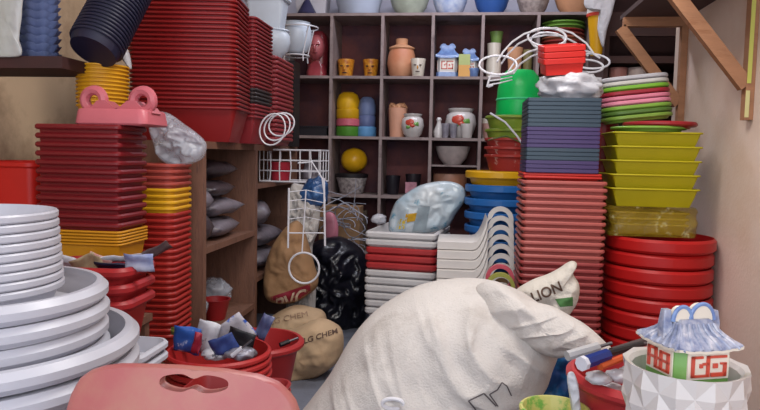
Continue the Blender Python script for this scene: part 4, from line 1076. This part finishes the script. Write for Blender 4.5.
def hoop_mb():
    mb = MB(); r = hoopw / 2 - .012; a0_ = wS + .027; r = (hoopw - .02) / 2 - .0125; P = [(wS + .007, .1, .096), (wS + .018, .1, .111), (a0_, .1, .135)]
    P += [(a0_, .1, hz - r - .01)]
    for a in range(165, 0, -15): P.append((a0_ + r + r * math.cos(R(a)), .1, hz - r - .006 + r * math.sin(R(a))))
    P.append((a0_ + 2 * r, .1, hz - r - .01)); P.append((a0_ + 2 * r, .1, -.02)); P.append((a0_ + 2 * r, .1, -.1))
    loops = []
    for i, p in enumerate(P):
        a = Vector(P[max(0, i - 1)]); b = Vector(P[min(len(P) - 1, i + 1)]); t_ = (b - a).normalized(); nn = Vector((-t_.z, 0, t_.x))
        p = Vector(p); h1 = .0125 if i > 1 else .005
        loops.append([tuple(p + nn * h1 + Vector((0, -.01, 0))), tuple(p + nn * h1 + Vector((0, .01, 0))), tuple(p - nn * h1 + Vector((0, .01, 0))), tuple(p - nn * h1 + Vector((0, -.01, 0)))])
    mb.rings(loops); return mb
SW = pl((208, 202, 198), .4)
me_s, me_h = seat_mb().mesh('seat', SW), hoop_mb().mesh('arched_back', SW, 50)
nS = 11
for k in range(nS):
    i = k
    t = root('scoop_seat', (x0 + .001 * i, YS - .0 - .022 * i, seatz - i * dzc), 'white moulded seat with arched back, %s of its stack' % (ORD[i] + ('' if i == 0 else ' from the top')), 'seat', 'white moulded seats with arched backs')
    for nm, me in (('seat', me_s), ('arched_back', me_h)):
        o = bpy.data.objects.new(nm, me); COL.objects.link(o); o.parent = t
zb_ = seatz - (nS - 1) * dzc - dzc
tag(MB().box(0, wS + .02, -.15, .2, 0, zb_).obj('carton', M['carton'], None, (x0, YS, 0)), 'carton under the white moulded seats', 'carton')
for k, (rgb, w_, py) in enumerate((((186, 76, 92), 'pink', 274), ((150, 150, 70), 'olive green', 281))):
    c = at(501, py + 8, YS - .42)
    o = MB().rings([[(r_ * math.cos(R(a)), y, r_ * math.sin(R(a))) for a in range(0, 360, 15)] for r_, y in ((.068, -.01), (.068, .02), (.05, .02), (.05, -.01))], close=True).obj('plastic_ring', pl(rgb), None, (c.x, YS - .33 - .04 * k, c.z))
    tag(o, '%s plastic hoop showing beneath the lowest white arches' % w_, 'hoop')
# box under hoops
tag(MB().box(-.08, .08, -.05, .05, 0, at(501, 289, YS - .42).z - .068).obj('carton', M['carton'], None, (at(501, 289, YS - .42).x, YS - .35, 0)), 'small carton standing between the big sack and the white seats', 'carton')

# blue basins, yellow basin, red tubs, green tubs, green bowl
YN = 4.15
xn = X(500, YN, 200); rn = W(464, 536, YN) / 2
dzn = 13.2 * YN / F
znt = Z(171, YN, 500)
nbl = 6
bm_ = lambda: pan(2 * rn, 2 * rn, dzn * 1.25, rn, .035, .012, dzn * .55, th=.003, seg=10)
zlow = znt - dzn * 1.25 - dzn * nbl
stack('round_basin', bm_, 'round basin', 'the pile behind the white seats', 'basin', 'blue and yellow round basins', xn, YN, zlow, nbl + 1, dzn, lambda i: ((212, 160, 24), 'yellow') if i == 0 else ((38, 100, 170), 'blue'), jit=.004)
tag(MB().box(-.15, .15, -.15, .15, 0, zlow).obj('carton', M['carton'], None, (xn, YN, 0)), 'carton under the blue basins', 'carton')
rt = W(485, 541, YN) / 2; xt2 = X(512, YN, 150)
dr = 8.2 * YN / F
zb1 = znt + .002
tubr = lambda: pan(2 * rt, 2 * rt, .1, rt, .03, .006, .018, th=.002, seg=10)
# red tubs nested upside-up then olive ones
rm = tubr().mesh('round_tub', pl((164, 54, 48), dirt=(190, 150, 140), dscale=16, dlo=.6, dhi=.66))
gm = tubr().mesh('round_tub', pl((120, 146, 48), .45, dirt=(136, 150, 60), dscale=14, dlo=.5, dhi=.7))
zrun = zb1
for k, (me, w_) in enumerate(((rm, 'wine red tub with pale marks, lowest'), (rm, 'wine red tub with pale marks, second'), (rm, 'wine red tub with pale marks, third'), (gm, 'olive green tub, lowest of its colour'), (gm, 'olive green tub, uppermost beneath the green bowl'))):
    step = (0, .048, .1, .155, .235)[k]
    instance('round_tub', me, (xt2, YN, zb1 + step), w_ + ' in the column on yellow basin', 'tub', 'wine red and olive tubs', rx=R(0))
ztop_t = zb1 + .235 + .1
t = root('green_bowl', (X(519, YN, 100), YN, ztop_t), 'bright green upturned plastic bowl on the olive tubs', 'bowl')
rb = W(497, 542, YN) / 2; hb2 = Z(70, YN, 519) - ztop_t
MB().lathe([(rb * 1.0, 0), (rb * 1.02, .008), (rb * 1.0, hb2 * .3), (rb * .96, hb2 * .6), (rb * .84, hb2 * .85), (rb * .6, hb2 * .98), (.001, hb2)], 40).obj('bowl_body', pl((12, 190, 92), .35), t)
MB().lathe([(rb * 1.0, hb2 * .33), (rb * 1.035, hb2 * .35), (rb * 1.0, hb2 * .38)], 40).obj('raised_band', pl((70, 206, 140), .35), t)
sc_ = root('cord_loop', (X(490, YN - .25, 140), YN - rt - .02, ztop_t - .02), 'pale cord looped across the olive green tubs', 'cord')
b_ = sc_.location
MB().tube([at(490, 113, YN - rt - .02) - b_, at(505, 122, YN - rt - .035) - b_, at(517, 136, YN - rt - .03) - b_, at(526, 150, YN - rt - .03) - b_], .006).obj('cord', M['cloth'], sc_)
MB().tube([at(488, 140, YN - rt - .02) - b_, at(506, 136, YN - rt - .035) - b_, at(520, 142, YN - rt - .03) - b_, at(528, 156, YN - rt - .03) - b_], .004).obj('cord', pl((70, 90, 40)), sc_)

# salmon stack, dark block
YM = 3.05
xm0, xm1 = X(520, YM, 250), X(606, YM, 250); wm = xm1 - xm0; dm = .33; xm = (xm0 + xm1) / 2
dzm = 6.65 * YM / F
zmt = Z(181, YM, 562); nm_ = 25
zmb = zmt - .09 - dzm * (nm_ - 1)
SL = (166, 84, 78)
stack('square_tray', lambda: pan(wm, dm, .09, .03, .02, .011, dzm * .62, seg=4), 'square tray', 'the stack beside the white arches', 'tray', 'salmon red square trays', xm, YM + dm / 2, zmb, nm_, dzm, lambda i: (SL, 'salmon red') if i < 12 else ((146, 60, 60), 'brick red'), jit=.0025)
tag(MB().box(-.15, .15, -.13, .13, 0, zmb).obj('carton', M['carton'], None, (xm, YM + dm / 2, 0)), 'carton under the salmon red trays', 'carton')
w2 = W(523, 603, YM); x2 = X(563, YM, 178)
stack('square_tray', lambda: pan(w2, dm - .04, .02, .01, .01, .01, .012, seg=4), 'thin tray', 'the pair under the slate planters', 'tray', 'thin scarlet trays', x2, YM + dm / 2, zmt + .001, 2, .013, lambda i: ((186, 44, 36), 'scarlet'))
w3 = W(527, 601, YM); x3 = X(564, YM, 135)
dz3 = 4.35 * YM / F
n3 = 18
SLT, PUR = (54, 70, 84), (68, 54, 98)
z3b = zmt + .001 + .013 + .021
zt3b = Z(97, YM, 564)
dz3 = (zt3b - z3b - dz3) / (n3 - 1)
stack('square_planter', lambda: pan(w3, .3, dz3 * .98, .006, .003, .004, dz3 * .86, seg=3, c=.0012), 'shallow tray', 'the block on salmon trays', 'tray', 'slate and violet shallow trays', x3, YM + dm / 2, z3b, n3, dz3, lambda i: (SLT, 'slate') if (i < 7 or 12 <= i <= 14) else (PUR, 'violet'), jit=.001, jrot=.3, rough=.5)
ztb = z3b + dz3 * n3
# white bag + red planters on it
crumple('plastic_bag', (X(570, YM + .15, 86), YM + .16, ztb + .062), (.15, .12, .075), M['milky'], 'puffy white plastic bag on top of the slate trays', 'bag', seed=17, amp=.3, flat=.06)
Yp = YM + .12
RP = (206, 40, 34)
zrp = Z(73, Yp, 562)
wrp = W(541, 583, Yp)
for k in range(3):
    o = instance('red_planter', (rpm if k else (rpm := pan(wrp * .98, .16, .075, .008, .008, .005, .0265, th=.0007, seg=4).mesh('red_planter', pl(RP)))), tuple(Vector((X(562, Yp, 60), Yp + .02, zrp)) + Euler((R(12), R(-4), R(4))).to_matrix() @ Vector((0, 0, .028 * k))), 'tilted scarlet planter on the white bag, %s of three' % ('lowest', 'middle', 'topmost')[k], 'planter', 'scarlet planters on the white bag')
    o.rotation_euler = (R(12), R(-4), R(4))
# white wire stands with rings lying over the top
wr_ = root('wire_rack', (X(540, 3.75, 60), 3.75, ztop_t + .05), 'white wire plant rack with arcs and rings above the green bowl', 'plant stand')
b_ = wr_.location
def wt(pts, r=.0055, closed=False, nm='arc'):
    MB().tube([at(a, b, Y) - b_ for a, b, Y in pts], r, 6, closed).obj(nm, M['wire'], wr_)
def arcpx(x0, y0, x1, y1, top, Ya, Yb, n=18):
    out = []
    for i in range(n + 1):
        f = i / n; x = x0 + (x1 - x0) * f; y = y0 + (y1 - y0) * f
        # elliptical lift to the given top
        lift = math.sin(PI * min(1, f)) ** .7
        yy = y - (max(y0, y1) - top) * lift * 1.0
        out.append((x, yy if yy > top else top + (yy - top) * .2, Ya + (Yb - Ya) * f))
    return out
wt([(497, 62, 3.62), (503, 52, 3.65), (512, 42, 3.68), (524, 34, 3.72), (540, 29, 3.75), (556, 28, 3.78), (572, 33, 3.8), (586, 43, 3.8), (594, 54, 3.8)])
wt([(501, 64, 3.7), (508, 54, 3.72), (518, 44, 3.76), (530, 38, 3.8), (546, 35, 3.84), (562, 36, 3.86), (576, 43, 3.86), (588, 56, 3.86)])
wt([(508, 72, 3.62), (516, 60, 3.65), (528, 52, 3.7), (541, 48, 3.74)]); wt([(513, 74, 3.7), (520, 64, 3.72), (532, 56, 3.76), (542, 53, 3.8)])
def ringpx(cx, cy, rx, ry, Y, nm='ring', r=.006):
    c = at(cx, cy, Y) - b_; R_ = rx * Y / F
    tl = math.asin(min(.95, ry / rx)) - math.atan((155 - cy) / F) * -1
    mt = Matrix.Rotation(tl, 3, 'X')
    MB().tube([c + mt @ Vector((R_ * math.cos(a), R_ * math.sin(a), 0)) for a in [i * 2 * PI / 36 for i in range(36)]], r, 6, True).obj(nm, M['wire'], wr_)
ringpx(547, 37, 18, 8.5, 3.72); ringpx(498, 65, 18, 9, 3.6); ringpx(590, 61, 18, 7, 3.85); ringpx(587, 66, 15, 6, 3.8)
ringpx(548, 41, 16, 8, 3.8)
wt([(574, 48, 3.85), (590, 52, 3.85), (600, 58, 3.85)])
for k in range(3): wt([(488, 77 + 4 * k, 3.6), (500, 76 + 3.5 * k, 3.6), (512, 74 + 3 * k, 3.7)], .004, nm='foot_wire')
wt([(492, 72, 3.6), (489, 80, 3.6), (487, 87, 3.6)], .006, nm='foot'); wt([(488, 87, 3.6), (493, 85, 3.6)], .006, nm='foot')
wt([(560, 45, 3.84), (570, 75, 3.6), (575, 100, 3.5)], .004, nm='leg')

# ------------------------------------------------------------------ right column
YE = 3.25; re_ = W(605, 713, YE, 240) / 2; xe_ = X(659, YE, 240) - .004
# red tubs
dze = 13.8 * YE / F
zet = Z(235, YE, 659)
ne = 10
zeb = zet - .1 - dze * (ne - 1)
stack('round_tub', lambda: pan(2 * re_, 2 * re_, .1, re_, .03, .012, dze * .93, th=.002, seg=20, c=.012), 'round tub', 'the pile by the right wall', 'tub', 'bright red round tubs', xe_, YE, zeb, ne, dze, lambda i: ((172, 24, 24), 'bright red'), jit=.004, rough=.36)
tag(MB().box(-.17, .17, -.17, .17, 0, max(.05, zeb)).obj('carton', M['carton'], None, (xe_, YE, 0)), 'carton under the bright red tubs', 'carton') if zeb > .06 else None
# wrapped yellow planters inside / on the tubs
Yv = YE - .12
wy = W(611, 703, Yv); xy = X(657, Yv, 160)
YL = (176, 162, 16)
dzy = 13.5 * Yv / F
zyt = Z(132, Yv, 657)
hy = .085
zrow = [zyt - hy - dzy * k for k in range(5)]
zwrap_top = zrow[4] + .02
zwb = zet + .004
stack('yellow_planter', lambda: pan(wy, .3, hy, .03, .03, .009, .008, th=.002, seg=5), 'oblong planter', 'the group above the wrapped ones', 'planter', 'yellow oblong planters', xy, Yv + .14, zrow[4], 5, dzy, lambda i: (YL, 'yellow'), rough=.5)
# wrapped bundle
hwrap = zrow[4] - zwb
t = root('wrapped_bundle', (xy, Yv + .14, zwb), 'bundle of ochre planters wrapped in clear film between yellow and red stacks', 'bundle')
for k in range(3):
    hk = hwrap - .03; pan(wy - .06, .24, .05, .03, .02, .008, .01, seg=5).obj('planter', pl((170, 140, 20)), t, (0, 0, .005 + k * (hk - .05) / 2))
mb = MB(); loops = []
rn_ = random.Random(3)
for j in range(9):
    z = hwrap * j / 8; L = rr(wy / 2 - .004 + .006 * math.sin(j * 2), .146, .04, z, 9)
    loops.append([(x + .012 * noise.noise(Vector((x * 14, y * 14, z * 30))), y + .014 * noise.noise(Vector((x * 16 + 5, y * 14, z * 30))), zz_) for x, y, zz_ in L])
mb.rings(loops).obj('film_wrap', M['wrap'], t)
# on top: saucers
zon = zyt + .002
tag(pan(.34, .34, .025, .17, .02, .01, .012, seg=10).obj('saucer', pl((120, 160, 60)), None, (X(648, YE + .02, 128), YE + .02, zon)), 'pale green saucer lying on the yellow planters', 'saucer')
tag(pan(.33, .33, .03, .165, .02, .012, .02, seg=10).obj('saucer', pl((150, 34, 40)), None, (X(659, YE + .02, 128) + .0, YE + .02, zon + .018)), 'dark red saucer on the pale green saucer above yellow planters', 'saucer')
# tilted pile of oval trays
pl_cols = [((176, 174, 178), 'silver grey'), ((190, 186, 180), 'off white'), ((116, 168, 50), 'lime green'), ((150, 36, 50), 'deep red'), ((206, 120, 140), 'pink'), ((212, 130, 150), 'light pink'), ((120, 160, 60), 'leaf green'), ((80, 110, 46), 'dark green'), ((120, 150, 60), 'moss green')]
zlist = [82 + 4.8 * k for k in range(9)]
pme = {}
for k, ((rgb, w_), py) in enumerate(zip(pl_cols, zlist)):
    wd = .33
    me = pan(wd, .26, .03, .09, .015, .008, .019, th=.002, seg=7).mesh('oval_tray', pl(rgb))
    p = at(633 + .6 * k, py, YE + .12)
    o = instance('oval_tray', me, (p.x, YE + .17, p.z - .012 + .008), '%s oval tray, %s in the tilted pile near the bracket' % (w_, ORD[k] + (' from the top' if k else '')), 'tray', 'oval trays in a tilted pile')
    o.rotation_euler = (R(0), R(-6.5), 0)
# red pot sliver between block and yellow
tag(pan(.16, .16, Z(119, 3.5, 604) - Z(205, 3.5, 604), .08, .01, .006, .02, seg=8).obj('red_bucket', pl((150, 30, 34)), None, (X(602, 3.52, 150), 3.52, Z(205, 3.5, 604))), 'dark red bucket squeezed between slate trays and yellow planters', 'bucket')
tag(MB().box(-.07, .07, -.07, .07, 0, Z(205, 3.5, 604)).obj('carton', M['carton'], None, (X(602, 3.52, 150), 3.52, 0)), 'carton under the dark red bucket', 'carton')

# ------------------------------------------------------------------ sacks in the middle
big = pillow('woven_sack', [(296, 420), (312, 398), (330, 374), (350, 340), (372, 314), (400, 295), (424, 285), (452, 280), (482, 280), (506, 286), (530, 297), (552, 316), (560, 340), (552, 366), (545, 384), (530, 396), (512, 406), (480, 440), (430, 470), (360, 485), (300, 480), (286, 450)], 2.1, .27, M['sack'], seed=51, wr=.022, ws=5, K=60, n=240, lean=.3, centre=(430, 380), pw=3, crease=.024, cdir=(.8, .6), cs=6)
tag(big, 'huge dirty white woven sack slumped in the middle of the shop floor', 'sack')
# folded mouth of the sack lying to the right
fl = pillow('sack_mouth', [(490, 286), (508, 290), (530, 302), (552, 306), (568, 313), (584, 321), (598, 333), (607, 343), (592, 346), (572, 348), (556, 355), (538, 352), (516, 342), (496, 330), (478, 316), (476, 296)], 2.06, .085, M['sack'], seed=52, wr=.02, ws=9, K=40, n=180, lean=.2, centre=(545, 328), tilt=-.55, crease=.022, cdir=(-.4, .9), cs=9)
bpy.context.view_layer.update()
reparent(fl, big)
bpy.context.view_layer.update()
k1 = MB()
def mark(q, P, w=.06): project(outline_mb(P, w, 14), big, 'printed_mark', q, M['ink'], .004)
mark([(466, 410), (497, 410), (497, 380), (466, 380)], [(.32, 0), (.08, .3), (.58, .55), (.98, .12)], .05)
mark([(487, 410), (512, 410), (512, 382), (487, 382)], [(.45, .12), (.1, .55), (.42, .72), (.6, .98), (.8, .85), (.98, .5)], .05)
kc = at(391, 402, 1.86)
o = MB().tube([Vector((.032 * math.cos(a), 0, .016 * math.sin(a))) for a in [i * 2 * PI / 24 for i in range(24)]], .0065, 8, True).obj('cord_knot', M['wire'], None, (0, 0, 0))
bv = bvh_of(big); dd = (at(393, 404, 1) - CAM).normalized(); hit = bv.ray_cast(CAM, dd)[0]
o.location = hit - dd * .006; reparent(o, big); o['label'] = 'white cord loop'
o = pillow('woven_sack', [(512, 305), (514, 292), (530, 281), (548, 274), (560, 268), (571, 261), (577, 264), (573, 273), (579, 284), (579, 296), (574, 308), (560, 322), (530, 325)], 2.7, .07, M['sack2'], seed=53, wr=.018, ws=12, n=110, K=22, centre=(548, 298))
sm = o
o2 = tag(o, 'smaller soiled white sack with green print behind the huge one', 'sack')
project(text_mb('LION'), sm, 'lettering', [(534, 303), (563, 291), (559, 281), (530, 293)], M['inkbrown'], .004)
project(grid(10, 6), sm, 'green_print', [(560, 307), (573, 306), (573, 297), (555, 299)], M['inkgreen'], .004)
zl_ = sm.location.z
tag(MB().box(-.1, .1, -.09, .05, 0, zl_).obj('carton', M['carton'], None, (sm.location.x, 2.72, 0)), 'carton carrying the smaller soiled sack', 'carton')

# blue sheet behind
o = pillow('blue_sack', [(516, 420), (520, 380), (534, 350), (560, 340), (578, 350), (582, 380), (580, 430), (570, 500), (520, 500)], 2.45, .05, M['deepblue'], seed=54, wr=.03, ws=9)
o.location.z = 0; tag(o, 'deep blue shiny plastic sack behind the yellow-green pot', 'sack')
# yellow green pot rim
YY = 1.62
xyg, ryg = X(555, YY, 405), W(518, 592, YY) / 2
zyg = Z(407, YY, 555)
tag(pan(2 * ryg, 2 * ryg, .13, ryg, .03, .006, .016, th=.004, seg=12).obj('yellow_green_pot', pl((196, 190, 110), .4, dirt=(110, 160, 70), dscale=18, dlo=.5, dhi=.58), None, (xyg, YY, zyg - .13)), 'yellow-green mottled round pot at the bottom edge beside the huge sack', 'pot')
tag(MB().box(-.08, .08, -.08, .08, 0, zyg - .13).obj('carton', M['carton'], None, (xyg, YY, 0)), 'carton under the yellow-green pot', 'carton')
# red tub with tools
YX = 1.72; rx_ = .21; xx = X(567, YX, 370) + rx_
zx = Z(372, YX, 640)
tag(pan(2 * rx_, 2 * rx_, .2, rx_, .04, .018, .034, th=.004, seg=16, c=.012).obj('round_tub', pl((178, 50, 54), .4), None, (xx, YX, zx - .2)), 'red round tub holding hand tools beside the white faceted planter', 'tub')
tag(MB().box(-.13, .13, -.13, .13, 0, zx - .2).obj('carton', M['carton'], None, (xx, YX, 0)), 'carton under the red tub of hand tools', 'carton')
def tool(a, b, Ya, Yb, m, w, label, extra=None):
    A, B = at(*a, Ya), at(*b, Yb); t = root('hand_tool', tuple(A), label, 'tool', 'hand tools in the right tub')
    d = B - A
    P = [(0, 0, 0), tuple(d * .5), tuple(d)]
    MB().tube([tuple(d * f) for f in (0, .04, .5, .96, 1)], w, 8).obj('handle', m, t)
    if extra: extra(t, d, w)
    return t
def shaft(t, d, w): MB().tube([tuple(d), tuple(d * 1.45)], w * .35, 6).obj('shaft', M['steel'], t)
def sock(t, d, w): MB().tube([tuple(-d * .12), tuple(d * .02)], w * 1.1, 8).obj('end_cap', M['cloth'], t)
tool((567, 356), (598, 347), 1.62, 1.66, pl((170, 168, 170)), .013, 'grey handled tool lying across the tub, furthest back', shaft)
tool((584, 363), (607, 355), 1.56, 1.62, pl((30, 50, 120), .3), .016, 'tool with thick dark blue handle on the tub rim', sock)
tool((600, 367), (622, 358), 1.58, 1.64, pl((196, 84, 40)), .009, 'orange handled tool in front of the blue one', shaft)
tool((604, 354), (642, 344), 1.62, 1.72, M['black'], .008, 'thin black tool behind the blue handle', shaft)
tool((612, 352), (650, 340), 1.7, 1.8, mat('brown_rope', (70, 54, 54), .7), .012, 'dark brown twisted tool at the back of tub', None)
for k, (px, py) in enumerate(((598, 378), (618, 376), (610, 388), (632, 372))):
    crumple('plastic_wrapper', P3(px, py, 1.6 + .03 * k), (.03, .03, .014), M['milky'], 'crumpled clear white wrapper in the tool tub, %s' % ('leftmost', 'behind the first', 'lowest at front', 'next to the planter')[k], 'wrapper', 'wrappers in the tool tub', seed=60 + k, sub=3)
o = pillow('plastic_wrapper', [(565, 372), (571, 368), (576, 380), (578, 398), (580, 420), (572, 420), (568, 396)], 1.63, .01, M['milky'], seed=71, wr=.01, ws=20)
o.location.y = 1.6
tag(o, 'thin white strip of plastic hanging down beside the red tool tub', 'wrapper')

# faceted planter + house
YQ = 1.32
xq = X(685, YQ, 365)
rq_ = W(622, 748, YQ) / 2
zq = Z(362, YQ, 685)
hq = .19
mb = MB(); loops = []
nf_ = 22
rows = 5
def zig(rad, z, amp, ph, zz=0): return [((rad + amp * (1 if (i + ph) % 2 else -1)) * math.cos(2 * PI * i / nf_ + .1), (rad + amp * (1 if (i + ph) % 2 else -1)) * math.sin(2 * PI * i / nf_ + .1), z + zz * (1 if (i + ph) % 2 else -1)) for i in range(nf_)]
def am(j): return .004 if j < rows else .0015
# diamonds: alternate rows of raised points, built from triangles
vs = []; fs = []
for j in range(rows + 1):
    f = j / rows; rad = rq_ * (.74 + .24 * math.sin(f * PI * .62)); z = hq * f
    if j == rows: rad = rq_ * .99
    vs += [(((rad + am(j) * (1 if (i + j) % 2 else -1))) * math.cos(2 * PI * i / nf_), ((rad + am(j) * (1 if (i + j) % 2 else -1))) * math.sin(2 * PI * i / nf_), z - (.002 if (j == rows and i % 2) else 0)) for i in range(nf_)]
for j in range(rows):
    for i in range(nf_):
        a, b = j * nf_ + i, j * nf_ + (i + 1) % nf_; c_, d_ = a + nf_, b + nf_
        if (i + j) % 2: fs += [(a, b, c_), (b, d_, c_)]
        else: fs += [(a, b, d_), (a, d_, c_)]
o0 = len(vs)
inn = [(rq_ * .9, hq - .004), (rq_ * .84, hq - .012), (rq_ * .78, hq * .6), (rq_ * .66, .02)]
for r_, z in inn: vs += [(r_ * math.cos(2 * PI * i / nf_), r_ * math.sin(2 * PI * i / nf_), z) for i in range(nf_)]
prev = rows * nf_
for k in range(len(inn)):
    cur = o0 + k * nf_
    for i in range(nf_): fs.append((prev + i, prev + (i + 1) % nf_, cur + (i + 1) % nf_, cur + i))
    prev = cur
fs.append(tuple(range(nf_))); fs.append(tuple(prev + i for i in range(nf_)))
mb.v = vs; mb.f = fs
tag(mb.obj('faceted_planter', M['gwhite'], None, (xq, YQ, zq - hq), sharp=12), 'white ceramic planter with diamond facets at the lower right corner', 'planter')
table((.74, 1.22, 0), .7, .5, zq - hq, 'low wooden table carrying the white faceted planter')
hz0 = zq - hq + .0205
wB = .12
house((xq + .003, YQ + .0, hz0), wB, .112, Z(351, YQ - .07, 690) - hz0 + .0, .047, 'ceramic house planter with blue roof and red lattice inside the faceted planter', R(20), big=True, vis=.05)

# ------------------------------------------------------------------ light
w = bpy.data.worlds.new('world'); S.world = w; w.use_nodes = True
bg = w.node_tree.nodes['Background']; bg.inputs[0].default_value = (.82, .88, 1, 1); bg.inputs[1].default_value = 1.25
def area(name, loc, rot_, sx_, sy_, e_, col):
    l = bpy.data.lights.new(name, 'AREA'); l.shape = 'RECTANGLE'; l.size = sx_; l.size_y = sy_; l.energy = e_; l.color = col
    o = bpy.data.objects.new(name, l); COL.objects.link(o); o.location = loc; o.rotation_euler = rot_
    return o
area('shop_front_daylight', (-.1, -.9, 2.0), (R(82), 0, 0), 3.0, 2.0, 44, (.93, .96, 1))
area('added_ceiling_fill', (.1, 2.2, 3.0), (0, 0, 0), 1.2, .3, 42, (1, .97, .93))  # added overhead fill, no fitting modelled; lifts the right wall and stacks
area('added_rear_fill', (.0, 4.6, 3.0), (0, 0, 0), 1.4, .2, 22, (.86, .88, 1))  # lavender fill added high at the back to brighten the cabinet area
vs_ = S.view_settings
vs_.view_transform = 'Standard'; vs_.look = 'None'; vs_.gamma = 1; vs_.exposure = 0.18; vs_.use_curve_mapping = False
